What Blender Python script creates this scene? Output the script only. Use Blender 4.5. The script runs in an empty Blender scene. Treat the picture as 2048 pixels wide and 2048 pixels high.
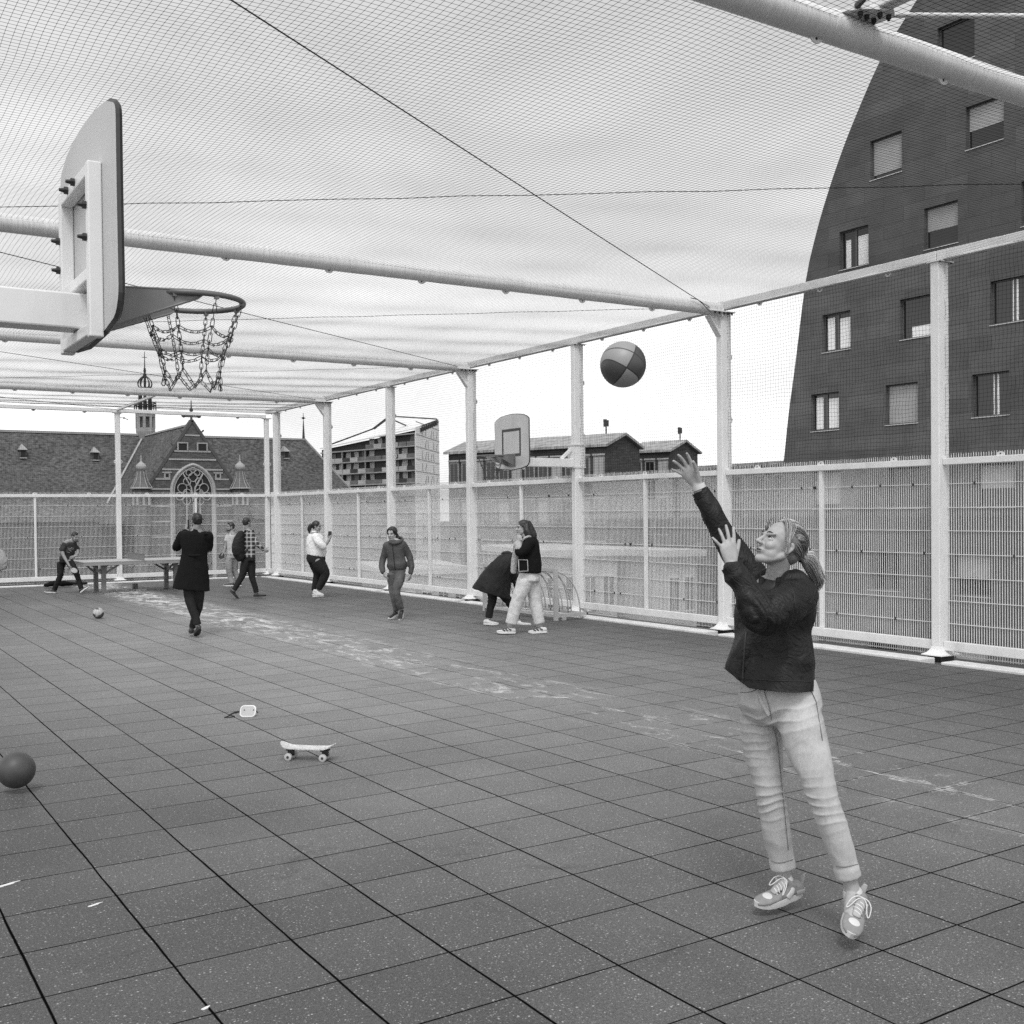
import bpy, bmesh, math, random
import numpy as np
from math import sin, cos, pi, radians, sqrt, atan2, tan
from mathutils import Vector, Matrix, noise
from mathutils.geometry import tessellate_polygon

random.seed(7)
scene = bpy.context.scene
COL = scene.collection
V3 = lambda *a: np.array(a, float)

# ------------------------------------------------------------------ camera model (surveyed from the floor tiles)
CAM = V3(-0.72718521, -5.46923462, 1.8387209)
ROT = np.array([[0.84032031, -0.54200049, -0.00986094],
                [0.01651898, 0.00742049, 0.99983602],
                [0.54183844, 0.84034541, -0.01518888]])
FPX, CYP = 2184.968, 1056.935

def ray(px, py): return ROT.T @ np.array([(px - 1024) / FPX, -(py - CYP) / FPX, 1.0])
def ground(px, py, z=0.0):
    d = ray(px, py); return CAM + d * (z - CAM[2]) / d[2]
def at_x(px, py, X):
    d = ray(px, py); return CAM + d * (X - CAM[0]) / d[0]
def at_y(px, py, Y):
    d = ray(px, py); return CAM + d * (Y - CAM[1]) / d[1]
def at_d(px, py, D): return CAM + ray(px, py) * D
def depth(P): return float((ROT @ (np.asarray(P, float) - CAM))[2])
RIGHT, UPV, FWD = ROT[0], ROT[1], ROT[2]

def unit(v):
    v = np.asarray(v, float); n = np.linalg.norm(v)
    return v / n if n > 1e-12 else v

# ------------------------------------------------------------------ mesh builder
class MB:
    def __init__(s): s.v = []; s.f = []; s.smooth = False
    def add(s, vs, fs):
        o = len(s.v); s.v.extend([tuple(map(float, p)) for p in vs]); s.f.extend([tuple(i + o for i in f) for f in fs]); return s
    def box(s, a, b):
        x0, y0, z0 = a; x1, y1, z1 = b
        return s.add([(x0, y0, z0), (x1, y0, z0), (x1, y1, z0), (x0, y1, z0), (x0, y0, z1), (x1, y0, z1), (x1, y1, z1), (x0, y1, z1)],
                     [(0, 3, 2, 1), (4, 5, 6, 7), (0, 1, 5, 4), (1, 2, 6, 5), (2, 3, 7, 6), (3, 0, 4, 7)])
    def bar(s, a, b, w, h, up=(0, 0, 1)):
        a = np.asarray(a, float); b = np.asarray(b, float); t = unit(b - a); up = np.asarray(up, float)
        if abs(t @ up) > .98: up = V3(1, 0, 0)
        sd = unit(np.cross(t, up)); u = np.cross(sd, t)
        vs = []
        for c in (a, b):
            for i, j in ((-1, -1), (1, -1), (1, 1), (-1, 1)): vs.append(c + sd * i * w / 2 + u * j * h / 2)
        return s.add(vs, [(0, 1, 2, 3), (7, 6, 5, 4), (0, 4, 5, 1), (1, 5, 6, 2), (2, 6, 7, 3), (3, 7, 4, 0)])
    def tube(s, pts, r, n=8, closed=False, caps=True):
        pts = [np.asarray(p, float) for p in pts]; m = len(pts)
        rr = r if hasattr(r, '__len__') else [r] * m
        vs = []; fs = []
        prev = None
        for i in range(m):
            if closed: t = unit(pts[(i + 1) % m] - pts[i - 1])
            else: t = unit(pts[min(i + 1, m - 1)] - pts[max(i - 1, 0)])
            if prev is None:
                up = V3(0, 0, 1) if abs(t[2]) < .9 else V3(1, 0, 0)
                sd = unit(np.cross(t, up))
            else: sd = unit(prev - t * (prev @ t))
            prev = sd; u = np.cross(sd, t)
            for k in range(n):
                a = 2 * pi * k / n; vs.append(pts[i] + rr[i] * (cos(a) * sd + sin(a) * u))
        for i in range(m if closed else m - 1):
            j = (i + 1) % m
            for k in range(n):
                l = (k + 1) % n; fs.append((i * n + k, i * n + l, j * n + l, j * n + k))
        if caps and not closed:
            fs.append(tuple(range(n))[::-1]); fs.append(tuple((m - 1) * n + k for k in range(n)))
        return s.add(vs, fs)
    def prism(s, out, ext):
        out = [np.asarray(p, float) for p in out]; n = len(out); ext = np.asarray(ext, float)
        return s.add(out + [p + ext for p in out], [tuple(range(n))[::-1], tuple(range(n, 2 * n))] + [(i, (i + 1) % n, n + (i + 1) % n, n + i) for i in range(n)])
    def lathe(s, prof, c, n=16, ax=None):
        # prof: (radius, height) pairs
        c = np.asarray(c, float); vs = []; fs = []
        for r, h in prof:
            for k in range(n):
                a = 2 * pi * (k + .5) / n; vs.append(c + V3(r * cos(a), r * sin(a), h))
        for i in range(len(prof) - 1):
            for k in range(n):
                l = (k + 1) % n; fs.append((i * n + k, i * n + l, (i + 1) * n + l, (i + 1) * n + k))
        fs.append(tuple(range(n))[::-1]); fs.append(tuple((len(prof) - 1) * n + k for k in range(n)))
        return s.add(vs, fs)
    def sphere(s, c, r, n=24, m=16, mat=None):
        r = np.asarray(r, float) * np.ones(3); c = np.asarray(c, float); vs = []; fs = []
        M = np.eye(3) if mat is None else mat
        for i in range(m + 1):
            th = pi * i / m
            for k in range(n):
                a = 2 * pi * k / n; vs.append(c + M @ (r * V3(sin(th) * cos(a), sin(th) * sin(a), cos(th))))
        for i in range(m):
            for k in range(n):
                l = (k + 1) % n; fs.append((i * n + k, (i + 1) * n + k, (i + 1) * n + l, i * n + l))
        return s.add(vs, fs)
    def loft(s, rings, caps=True):
        n = len(rings[0]); vs = [p for r in rings for p in r]; fs = []
        for i in range(len(rings) - 1):
            for k in range(n):
                l = (k + 1) % n; fs.append((i * n + k, i * n + l, (i + 1) * n + l, (i + 1) * n + k))
        if caps:
            fs.append(tuple(range(n))[::-1]); fs.append(tuple((len(rings) - 1) * n + k for k in range(n)))
        return s.add(vs, fs)

def link(o, parent=None):
    COL.objects.link(o)
    if parent is not None:
        o.parent = parent
        o.matrix_parent_inverse = parent.matrix_basis.inverted()
    return o

def obj(name, mb, m, parent=None, smooth=False, bevel=0, label=None):
    me = bpy.data.meshes.new(name)
    if isinstance(mb, MB): me.from_pydata(mb.v, [], mb.f)
    else: me.from_pydata(mb[0], [], mb[1])
    if not isinstance(mb, MB) or not smooth: pass
    bm = bmesh.new(); bm.from_mesh(me)
    if len(bm.verts) < 60000:
        bmesh.ops.remove_doubles(bm, verts=bm.verts, dist=1e-6)
        bmesh.ops.recalc_face_normals(bm, faces=bm.faces)
    bm.to_mesh(me); bm.free()
    if smooth:
        me.polygons.foreach_set('use_smooth', [True] * len(me.polygons))
    o = bpy.data.objects.new(name, me); me.materials.append(m)
    link(o, parent)
    if smooth == 'angle':
        try:
            me.set_sharp_from_angle(angle=radians(40))
        except Exception: pass
    if bevel:
        b = o.modifiers.new('bevel', 'BEVEL'); b.width = bevel; b.segments = 2; b.limit_method = 'ANGLE'; b.angle_limit = radians(40)
    if label: o['label'] = label
    return o

def tag(o, label, cat, group=None):
    o['label'] = label; o['category'] = cat
    if group: o['group'] = group
    return o

def thing(name, label, cat, loc=(0, 0, 0), group=None):
    o = bpy.data.objects.new(name, None); COL.objects.link(o)
    o.location = tuple(map(float, loc)); o.empty_display_size = .1
    return tag(o, label, cat, group)

def struct(name, mb, m, **k):
    o = obj(name, mb, m, **k); o['kind'] = 'structure'; return o

def dup(o, parent=None):
    c = o.copy(); COL.objects.link(c)
    if parent is not None: c.parent = parent
    for ch in list(o.children): dup(ch, c)
    return c

# ------------------------------------------------------------------ materials (the photograph is monochrome: neutral greys)
class NT:
    def __init__(s, name):
        s.m = bpy.data.materials.new(name); s.m.use_nodes = True; s.t = s.m.node_tree; s.b = s.t.nodes['Principled BSDF']
        s.tc = s.t.nodes.new('ShaderNodeTexCoord'); s.co = s.tc.outputs['Object']
    def n(s, typ, **kw):
        nd = s.t.nodes.new(typ)
        for k, v in kw.items(): setattr(nd, k, v)
        return nd
    def lk(s, a, b): s.t.links.new(a, b)
    def put(s, sock, v):
        if hasattr(v, 'is_output') or hasattr(v, 'links'): s.lk(v, sock)
        else: sock.default_value = v
    def mth(s, op, a, b=None, c=None, clamp=False):
        nd = s.n('ShaderNodeMath', operation=op, use_clamp=clamp); s.put(nd.inputs[0], a)
        if b is not None: s.put(nd.inputs[1], b)
        if c is not None: s.put(nd.inputs[2], c)
        return nd.outputs[0]
    def noise(s, scale, detail=4, rough=.55, vec=None, dist=0):
        nd = s.n('ShaderNodeTexNoise'); nd.inputs['Scale'].default_value = scale; nd.inputs['Detail'].default_value = detail
        nd.inputs['Roughness'].default_value = rough; nd.inputs['Distortion'].default_value = dist
        s.lk(vec if vec is not None else s.co, nd.inputs['Vector']); return nd.outputs['Fac']
    def vscale(s, sc, vec=None, rot=(0, 0, 0)):
        nd = s.n('ShaderNodeMapping'); nd.inputs['Scale'].default_value = sc; nd.inputs['Rotation'].default_value = rot
        s.lk(vec if vec is not None else s.co, nd.inputs['Vector']); return nd.outputs[0]
    def remap(s, v, a, b, c, d):
        nd = s.n('ShaderNodeMapRange'); s.put(nd.inputs[0], v)
        for i, q in enumerate((a, b, c, d)): s.put(nd.inputs[i + 1], q)
        return nd.outputs[0]
    def mix(s, f, a, b): # scalar mix
        return s.mth('ADD', s.mth('MULTIPLY', a, s.mth('SUBTRACT', 1.0, f)), s.mth('MULTIPLY', b, f))
    def col(s, v):
        nd = s.n('ShaderNodeCombineColor')
        for i in range(3): s.put(nd.inputs[i], v)
        s.lk(nd.outputs[0], s.b.inputs['Base Color'])
    def bump(s, h, strength=.3, dist=.01):
        nd = s.n('ShaderNodeBump'); nd.inputs['Strength'].default_value = strength; nd.inputs['Distance'].default_value = dist
        s.put(nd.inputs['Height'], h); s.lk(nd.outputs[0], s.b.inputs['Normal'])
    def rough(s, v): s.put(s.b.inputs['Roughness'], v)
    def spec(s, v): s.b.inputs['Specular IOR Level'].default_value = v

def mat(name, g, rough=.6, var=.12, scale=6, spec=.5, bump=0, bscale=60, bdist=.004, metal=0, stain=0, stretch=None):
    t = NT(name)
    vec = t.vscale(stretch) if stretch else None
    n1 = t.noise(scale, 5, .6, vec)
    c = t.remap(n1, .25, .75, g * (1 - var), g * (1 + var))
    if stain:
        n2 = t.noise(scale * .35, 8, .75, t.vscale((3, 3, .5)))
        c = t.mth('MULTIPLY', c, t.remap(n2, .5, .75, 1.0, 1 - stain))
    t.col(c); t.rough(t.remap(n1, .2, .8, max(0, rough - .06), min(1, rough + .06))); t.spec(spec); t.b.inputs['Metallic'].default_value = metal
    if bump: t.bump(t.noise(bscale, 4, .6), bump, bdist)
    return t.m
# ------------------------------------------------------------------ palette
M_white = mat('white_paint', .74, .42, .06, 3, stain=.22, bump=.05, bscale=40)
M_whiteb = mat('white_paint_bars', .76, .45, .04, 5)
M_galv = mat('pale_paint_worn', .62, .4, .08, 8, stain=.15)
M_black = mat('black_rubber', .02, .6, .2, 20)
M_dark = mat('dark_steel', .05, .45, .2, 20, metal=.3)
M_cord = mat('net_cord', .012, .9, .1, 30, spec=.1)
M_cable = mat('steel_cable', .05, .5, .1, 30)
M_kerb = mat('painted_kerb', .66, .7, .15, 4, stain=.3, bump=.4, bscale=25)

# ------------------------------------------------------------------ floor: rubber tiles
def make_floor_mat():
    t = NT('rubber_tiles')
    sep = t.n('ShaderNodeSeparateXYZ'); t.lk(t.co, sep.inputs[0])
    wob = t.mth('MULTIPLY', t.mth('SUBTRACT', t.noise(2.3, 3), .5), .012)
    wob2 = t.mth('MULTIPLY', t.mth('SUBTRACT', t.noise(2.9, 3, vec=t.vscale((1.3, .8, 1), rot=(0, 0, 1))), .5), .008)
    gx = t.mth('DIVIDE', t.mth('ADD', sep.outputs[0], wob), .5); gy = t.mth('DIVIDE', t.mth('ADD', sep.outputs[1], wob2), .5)
    fx = t.mth('FRACT', t.mth('ADD', gx, 100.5)); fy = t.mth('FRACT', t.mth('ADD', gy, 100.5))
    dx = t.mth('MULTIPLY', t.mth('ABSOLUTE', t.mth('SUBTRACT', fx, .5)), .5)   # metres to nearest joint
    dy = t.mth('MULTIPLY', t.mth('ABSOLUTE', t.mth('SUBTRACT', fy, .5)), .5)
    ix = t.mth('FLOOR', t.mth('ADD', gx, 100.0)); iy = t.mth('FLOOR', t.mth('ADD', gy, 100.0))
    comb = t.n('ShaderNodeCombineXYZ'); t.lk(ix, comb.inputs[0]); t.lk(iy, comb.inputs[1])
    wn = t.n('ShaderNodeTexWhiteNoise', noise_dimensions='2D'); t.lk(comb.outputs[0], wn.inputs['Vector'])
    tile = wn.outputs['Value']
    # joint widths vary along the joint
    wx = t.remap(t.noise(1.7, 3, vec=t.vscale((1, .5, 1))), .3, .7, .0024, .0052)
    wy = t.remap(t.noise(3.1, 3, vec=t.vscale((.6, 2, 1))), .3, .7, .0018, .0040)
    jx = t.remap(dx, wx, t.mth('ADD', wx, .003), 1.0, 0.0); jy = t.remap(dy, wy, t.mth('ADD', wy, .003), 1.0, 0.0)
    joint = t.mth('MAXIMUM', jx, jy)
    big = t.noise(.35, 4, .6); med = t.noise(2.2, 5, .6)
    # foot-worn, dusty court middle; floor sheen and vignette falloff also painted into base
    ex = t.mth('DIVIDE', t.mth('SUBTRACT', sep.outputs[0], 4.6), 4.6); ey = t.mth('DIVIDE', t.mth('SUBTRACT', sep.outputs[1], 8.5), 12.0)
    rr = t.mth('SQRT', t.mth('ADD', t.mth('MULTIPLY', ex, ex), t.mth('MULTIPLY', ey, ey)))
    wear_sheen = t.remap(t.mth('ADD', rr, t.mth('MULTIPLY', t.mth('SUBTRACT', big, .5), .7)), .20, 1.15, 1.0, 0.0)
    base = t.mth('MULTIPLY', t.mix(wear_sheen, .074, .215), t.remap(med, .3, .7, .90, 1.1))
    base = t.mth('MULTIPLY', base, t.remap(tile, 0, 1, .92, 1.07))
    grain = t.noise(190, 3, .75); base = t.mth('MULTIPLY', base, t.remap(grain, .34, .66, .42, 1.70))
    fine = t.noise(75, 2, .5); base = t.mth('MULTIPLY', base, t.remap(fine, .3, .7, .76, 1.26))
    # pale EPDM flecks
    vo = t.n('ShaderNodeTexVoronoi'); vo.inputs['Scale'].default_value = 85; t.lk(t.co, vo.inputs['Vector'])
    sp = t.n('ShaderNodeSeparateColor'); t.lk(vo.outputs['Color'], sp.inputs[0])
    fl = t.mth('MULTIPLY', t.remap(vo.outputs['Distance'], .10, .32, 1.0, 0.0), t.mth('GREATER_THAN', sp.outputs[0], .66))
    fl = t.mth('MULTIPLY', fl, t.remap(t.noise(1.3, 3), .35, .65, .35, 1.0))
    vb = t.n('ShaderNodeTexVoronoi'); vb.inputs['Scale'].default_value = 48; t.lk(t.co, vb.inputs['Vector'])
    sb = t.n('ShaderNodeSeparateColor'); t.lk(vb.outputs['Color'], sb.inputs[0])
    fb = t.mth('MULTIPLY', t.remap(vb.outputs['Distance'], .12, .26, 1.0, 0.0), t.mth('GREATER_THAN', sb.outputs[1], .62))
    fl = t.mth('MAXIMUM', fl, t.mth('MULTIPLY', fb, t.remap(sb.outputs[2], 0, 1, .4, 1.0)))
    base = t.mth('ADD', base, t.mth('MULTIPLY', fl, .30), clamp=True)
    # old spills and dirt
    dirt = t.remap(t.noise(1.1, 8, .7, dist=1.0), .60, .72, 0.0, .30); base = t.mth('MULTIPLY', base, t.mth('SUBTRACT', 1.0, dirt))
    # worn white line scuffs along the middle of the court
    cen = t.mth('ABSOLUTE', t.mth('SUBTRACT', sep.outputs[0], t.remap(sep.outputs[1], -2, 19, 5.45, 5.62)))
    band = t.remap(cen, .30, .75, 1.0, 0.0)
    s1 = t.noise(1.6, 8, .72, vec=t.vscale((2.6, 1.0, 1), rot=(0, 0, .5)), dist=1.2)
    s2 = t.noise(5, 6, .75, vec=t.vscale((1, 3.5, 1), rot=(0, 0, -.35)), dist=2.0)
    far = t.remap(sep.outputs[1], 0, 16, .075, -.06)
    sc = t.mth('MULTIPLY', t.remap(t.mth('ADD', s1, t.mth('MULTIPLY', s2, .5)), t.mth('ADD', .765, far), t.mth('ADD', .93, far), 0.0, 1.0), band)
    nearj = t.mth('MULTIPLY', t.mth('MULTIPLY', t.remap(t.mth('MINIMUM', dx, dy), .006, .03, 1.0, 0.0), band), t.remap(s1, .50, .60, 0.0, .8))
    sc = t.mth('MAXIMUM', sc, nearj, clamp=True)
    film = t.mth('MULTIPLY', t.mth('MULTIPLY', band, t.remap(t.noise(.9, 5, .65, vec=t.vscale((1, .6, 1))), .42, .62, 0.0, 1.0)), t.remap(sep.outputs[1], -3, 10, .12, .45))
    base = t.mix(film, base, .26); base = t.mix(sc, base, .66)
    base = t.mix(t.mth('MULTIPLY', joint, .98), base, .002)
    t.col(base)
    t.rough(t.remap(med, .3, .7, .52, .66)); t.put(t.b.inputs['Specular IOR Level'], t.mth('MULTIPLY', t.mth('SUBTRACT', 1.0, joint), .26))
    h = t.mth('SUBTRACT', t.mth('ADD', t.mth('MULTIPLY', grain, .25), t.mth('MULTIPLY', tile, .3)), t.mth('MULTIPLY', joint, 2.0))
    t.bump(h, .5, .004)
    return t.m
FX0, FX1, FY0, FY1 = -1.25, 10.40, -9.0, 25.42
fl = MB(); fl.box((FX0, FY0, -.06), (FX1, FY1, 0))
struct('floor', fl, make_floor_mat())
rb = MB(); rb.box((-3.2, -11, -12), (11.32, 26.75, -.07))
roofm = mat('roof_membrane', .09, .8, .2, 3)
struct('roof_deck', rb, roofm)

# ------------------------------------------------------------------ kerb strips round the court
kb = MB()
PX = 10.95                       # fence line on the right
PYS = [-.80 + 3.745 * k for k in range(8)]      # right posts: -.8 (outside), 2.95 ... 25.4
BY = 26.2
BXS = [10.93, 6.6, 2.25]
for i in range(7):
    y0, y1 = PYS[i] - .10, PYS[i + 1] - .38
    ym = (y0 + y1) / 2
    kb.box((FX1 + .02, y0, -.05), (FX1 + .30, ym - .006, .028)); kb.box((FX1 + .02, ym + .006, -.05), (FX1 + .30, y1, .026))
kb.box((FX1 + .02, PYS[7] - .10, -.05), (FX1 + .30, 25.43, .028))
xs = [10.30, 8.6, 6.8, 6.4, 4.4, 2.4, .4, -1.3]
for i in range(len(xs) - 1):
    kb.box((xs[i + 1] + .01, FY1 + .02, -.05), (xs[i], FY1 + .30, .027))
struct('kerb', kb, M_kerb, bevel=.01)
gut = MB(); gut.box((FX1 + .31, -9, -.055), (11.31, 26.74, -.045)); gut.box((-3.1, FY1 + .31, -.055), (FX1 + .305, 26.74, -.045))
struct('gutter', gut, mat('gutter_sheet', .10, .6, .2, 5))

# ------------------------------------------------------------------ fence posts
POST_W = dict(right=(.20, .12), back=(.12, .16))
def lug_mb(c, nrm, up, r=.055, th=.008):
    """half disc tab with a hole: c on the carrying face, nrm = thickness direction, up = direction it sticks out"""
    c = np.asarray(c, float); nrm = unit(nrm); up = unit(up); sd = np.cross(nrm, up)
    mb = MB(); n = 12; out = [c + sd * r * cos(pi * i / n) + up * (r * .95) * sin(pi * i / n) for i in range(n + 1)]
    mb.prism([p - nrm * th / 2 for p in out], nrm * th)
    hc = c + up * r * .45; ring = [hc + (sd * cos(a) + up * sin(a)) * .010 for a in np.linspace(0, 2 * pi, 9)[:-1]]
    mb2 = MB(); mb2.prism([p - nrm * (th / 2 + .001) for p in ring], nrm * (th + .002))
    return mb, mb2
def add_lug(parent, c, nrm, up, r=.055):
    a, b = lug_mb(c, nrm, up, r)
    o = obj('lug', a, M_galv, parent); obj('lug_hole', b, M_black, o); return o

def make_post(label, x, y, wx, wy, top, base_r=.17, bracket=False, side=-1, lugs=()):
    t = thing('fence_post', label, 'post', (x, y, 0), 'white posts carrying the fence and roof')
    mb = MB(); mb.box((x - wx / 2, y - wy / 2, .12), (x + wx / 2, y + wy / 2, top))
    obj('shaft', mb, M_white, t, bevel=.012)
    # flared foot
    q = MB(); rings = []
    for s_, z in ((1.0, .14), (1.08, .11), (1.4, .065), (1.85, .045), (1.87, .035)):
        hx, hy = max(wx / 2 * s_, wx / 2 + (s_ - 1) * .10), max(wy / 2 * s_, wy / 2 + (s_ - 1) * .10)
        rings.append([(x + sx * hx, y + sy * hy, z) for sx, sy in ((-1, -1), (0, -1.05), (1, -1), (1.05, 0), (1, 1), (0, 1.05), (-1, 1), (-1.05, 0))])
    q.loft(rings[::-1]); obj('foot', q, M_white, t)
    b = MB(); b.box((x - wx / 2 - .03, y - wy / 2 - .03, -.05), (x + wx / 2 + .03, y + wy / 2 + .03, .036)); obj('base_block', b, M_black, t)
    if bracket:
        p = MB(); p.box((x - .36, y - .13, top), (x + .13, y + .13, top + .012)); obj('cap_plate', p, M_white, t)
        g = MB(); g.prism([(x - wx / 2, y - .006, top), (x - .33, y - .006, top), (x - .33, y - .006, top - .05), (x - wx / 2, y - .006, top - .34)], (0, .012, 0))
        g.bar((x - .325, y, top - .055), (x - wx / 2 - .004, y, top - .345), wy * .9, .012, up=(0, 0, 1))
        obj('bracket', g, M_white, t)
        for i in range(5):
            bm_ = MB(); bm_.lathe([(.014, 0), (.014, -.03), (.004, -.034)], (x - .26 + i * .085, y - .10, top - .001), 6); obj('bolt', bm_, M_black, t)
    else:
        p = MB(); p.box((x - .12, y - .10, top - .006), (x + .14, y + .10, top + .003)); obj('cap_plate', p, M_white, t)
        for sx, sy in ((-.1, -.085), (.11, -.085), (.11, .085)):
            bm_ = MB(); bm_.lathe([(.010, 0), (.010, -.018), (.003, -.02)], (x + sx, y + sy, top - .006), 6); obj('bolt', bm_, M_black, t)
    for c, nrm, up in lugs: add_lug(t, c, nrm, up)
    return t

rl = ['white post beyond the right edge carrying the near tube', 'white post at far right, nearest to the camera, right of the throwing woman',
      'white post behind the raised arm of the throwing woman, bracketed to the first roof tube',
      'white post with the far basketball hoop clamped to it', 'white bracketed post right of the far hoop ring, behind the bent over person',
      'white post behind the walking woman in the hooded jacket', 'white bracketed post just right of the woman in the white top',
      'last white post of the right hand fence before the corner']
for i, y in enumerate(PYS):
    if i == 0: continue
    br = i % 2 == 0
    zl = (3.2, 4.15)
    make_post(rl[i], PX, y, .20, .12, 4.80 if br else 4.835, bracket=br,
              lugs=[((PX + .10, y - .02, z), (0, 1, 0), (1, 0, 0)) for z in zl])
bl = ['slim white corner post where the back fence begins', 'slim white post of the back fence behind the table tennis table']
for i, x in enumerate(BXS[:2]):
    make_post(bl[i], x, BY, .13, .13, 4.72, lugs=[((x + .065, BY - .02, 3.35), (0, 1, 0), (1, 0, 0)), ((x - .065, BY - .02, 3.35), (0, 1, 0), (-1, 0, 0))])

# ------------------------------------------------------------------ top beams
def beam(label, a, b, w, h, lugs, grp):
    t = thing('top_beam', label, 'beam', a, grp)
    mb = MB(); mb.bar(a, b, w, h); obj('bar', mb, M_white, t, bevel=.008)
    a = np.asarray(a, float); b = np.asarray(b, float); d = unit(b - a); L = np.linalg.norm(b - a)
    for s_ in lugs:
        add_lug(t, a + d * L * s_ - V3(0, 0, h / 2 - .004), np.cross(d, V3(0, 0, 1)), (0, 0, -1))
    return t
bgl = ['white top beam at the right edge, right of the nearest post', 'white top beam between the nearest post and the post behind the raised arm',
       'white top beam above the flying basketball', 'white top beam above the far hoop', 'white top beam above the walking woman in the hooded jacket',
       'short looking white top beam above the construction site building', 'white top beam above the end of the church roof', 'tiny white top beam closing the far right corner']
ends = PYS + [BY]
for i in range(8):
    a, b = ends[i], ends[i + 1]
    if i == 0: a = -4.5
    beam(bgl[i], (PX, a + .004, 4.908), (PX, b - .004, 4.908), .12, .12, (.2, .5, .8) if i < 7 else (.5,), 'beams along the right hand fence')
for i in range(2):
    x1 = BXS[i]; x0 = BXS[i + 1]
    beam(['white top beam of the back fence left of the corner, under the church gable', 'white top beam of the back fence at the left edge over the long slate roof'][i],
         (x1 - .02 if i == 0 else x1 - .004, BY, 4.775), (x0 + .004, BY, 4.775), .12, .10, (.2, .5, .8), 'beams along the back fence')

# ------------------------------------------------------------------ round roof tubes
tl = ['thick white roof tube crossing the upper right corner, nearest to the camera', 'white roof tube running behind the near backboard to the post by the raised arm',
      'white roof tube passing behind the lower half of the chain net', 'farthest white roof tube, just below the chain net']
M_tube = NT('white_tube_weathered')
def _tube_mat(t):
    n1 = t.noise(9, 6, .7, vec=t.vscale((9, .4, .4))); n2 = t.noise(2.5, 4)
    t.col(t.mth('MULTIPLY', t.remap(n1, .3, .75, .80, .56), t.remap(n2, .3, .7, .94, 1.04))); t.rough(.5)
    t.bump(n1, .25, .006); return t.m
M_tube = _tube_mat(M_tube)
TYS = [PYS[0], PYS[2], PYS[4], PYS[6]]
for i, y in enumerate(TYS):
    t = thing('roof_tube', tl[i], 'roof tube', (PX, y, 4.85), 'round roof tubes across the court')
    mb = MB(); x0 = -1.1; n = 24
    pts = [(x0 + (PX - .10 - x0) * k / n, y, 4.855 - .05 * (1 - ((k / n) * 2 - 1) ** 2) * 0 + .03 * (k / n) - .03) for k in range(n + 1)]
    mb.tube(pts, .096, 24); obj('pipe', mb, M_tube, t, smooth='angle')
    e = MB(); e.box((PX - .115, y - .10, 4.74), (PX - .10, y + .10, 4.96)); e.bar((PX - .10, y, 4.86), (PX - .062, y, 4.86), .16, .16); obj('end_plate', e, M_white, t)
    for k in range(8):
        x = .8 + k * 1.25
        add_lug(t, (x, y, 4.765), (0, 1, 0), (0, 0, -1), .06)
    if i == 0:
        nx = 4.80
        cl = MB(); cl.tube([(nx - .16, y, 4.845), (nx + .16, y, 4.845)], .101, 24); obj('sleeve', cl, M_white, t, smooth='angle')
        pl = MB(); pl.prism([(nx - .12, y - .06, 4.90), (nx - .10, y - .12, 4.90), (nx - .02, y - .20, 4.90), (nx + .14, y - .27, 4.90), (nx + .22, y - .22, 4.90), (nx + .20, y - .06, 4.90)], (0, 0, .014)); obj('node_plate', pl, M_white, t)
        for bx, by in ((-.02, -.15), (.05, -.14), (.10, -.20), (.17, -.21), (.13, -.13)):
            b_ = MB(); b_.lathe([(.017, 0), (.017, -.022), (.010, -.024), (.010, -.034)], (nx + bx, y + by, 4.90), 6); obj('bolt', b_, M_black, t)
# bracing of the roof
def strut(name, label, a, b, w, h, m=None):
    mb = MB(); mb.bar(a, b, w, h); return tag(obj(name, mb, m or M_white, bevel=.006), label, 'strut')
strut('roof_strut', 'white box strut leaving the bolted node at the top right', (4.90, TYS[0] - .16, 4.965), (4.90, -4.6, 4.965), .10, .10)
strut('roof_strut', 'white strut from the back fence to the farthest roof tube', (6.6, BY - .06, 4.80), (6.6, TYS[3] + .10, 4.84), .07, .06)
mb = MB(); mb.tube([(5.02, TYS[0] - .18, 4.925), (10.8, -4.4, 4.93)], .016, 10)
tag(obj('tie_rod', mb, M_white, smooth=True), 'thin white tie rod right of the bolted node at the top right', 'rod')
mb = MB(); mb.tube([(4.74, TYS[0] - .16, 4.925), (4.68, TYS[0] - .3, 4.925)], [.022, .012], 8); mb.tube([(4.68, TYS[0] - .3, 4.925), (-.9, -4.5, 4.925)], .008, 6)
tag(obj('brace_cable', mb, M_cable), 'short cable end leaving the bolted node at the top right', 'cable')
cabs = [((-1.0, TYS[0] + .1), (PX - .32, TYS[1] - .06), 'long dark cable running diagonally across the netting above the centre'),
        ((-1.0, TYS[1] - .1), (PX - .2, TYS[0] + .1), 'dark cable crossing the netting almost level above the near backboard bolts'),
        ((-1.0, TYS[1] + .1), (PX - .32, TYS[2] - .06), 'dark cable descending from behind the near backboard to the second bracketed post'),
        ((-1.0, TYS[2] - .1), (PX - .32, TYS[1] + .1), 'dark cable crossing level behind the hoop ring'),
        ((-1.0, TYS[2] + .1), (PX - .32, TYS[3] - .06), 'dark cable crossing behind the bottom of the chain net'),
        ((-1.0, TYS[3] - .1), (PX - .32, TYS[2] + .1), 'dark level cable above the farthest roof tube'),
        ((-1.0, TYS[3] + .1), (BXS[1], BY - .05), 'dark cable running to the slim post behind the table'),
        ((PX - .2, TYS[3] + .1), (BXS[1], BY - .05), 'dark cable between the far corner tube and the slim back post')]
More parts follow.
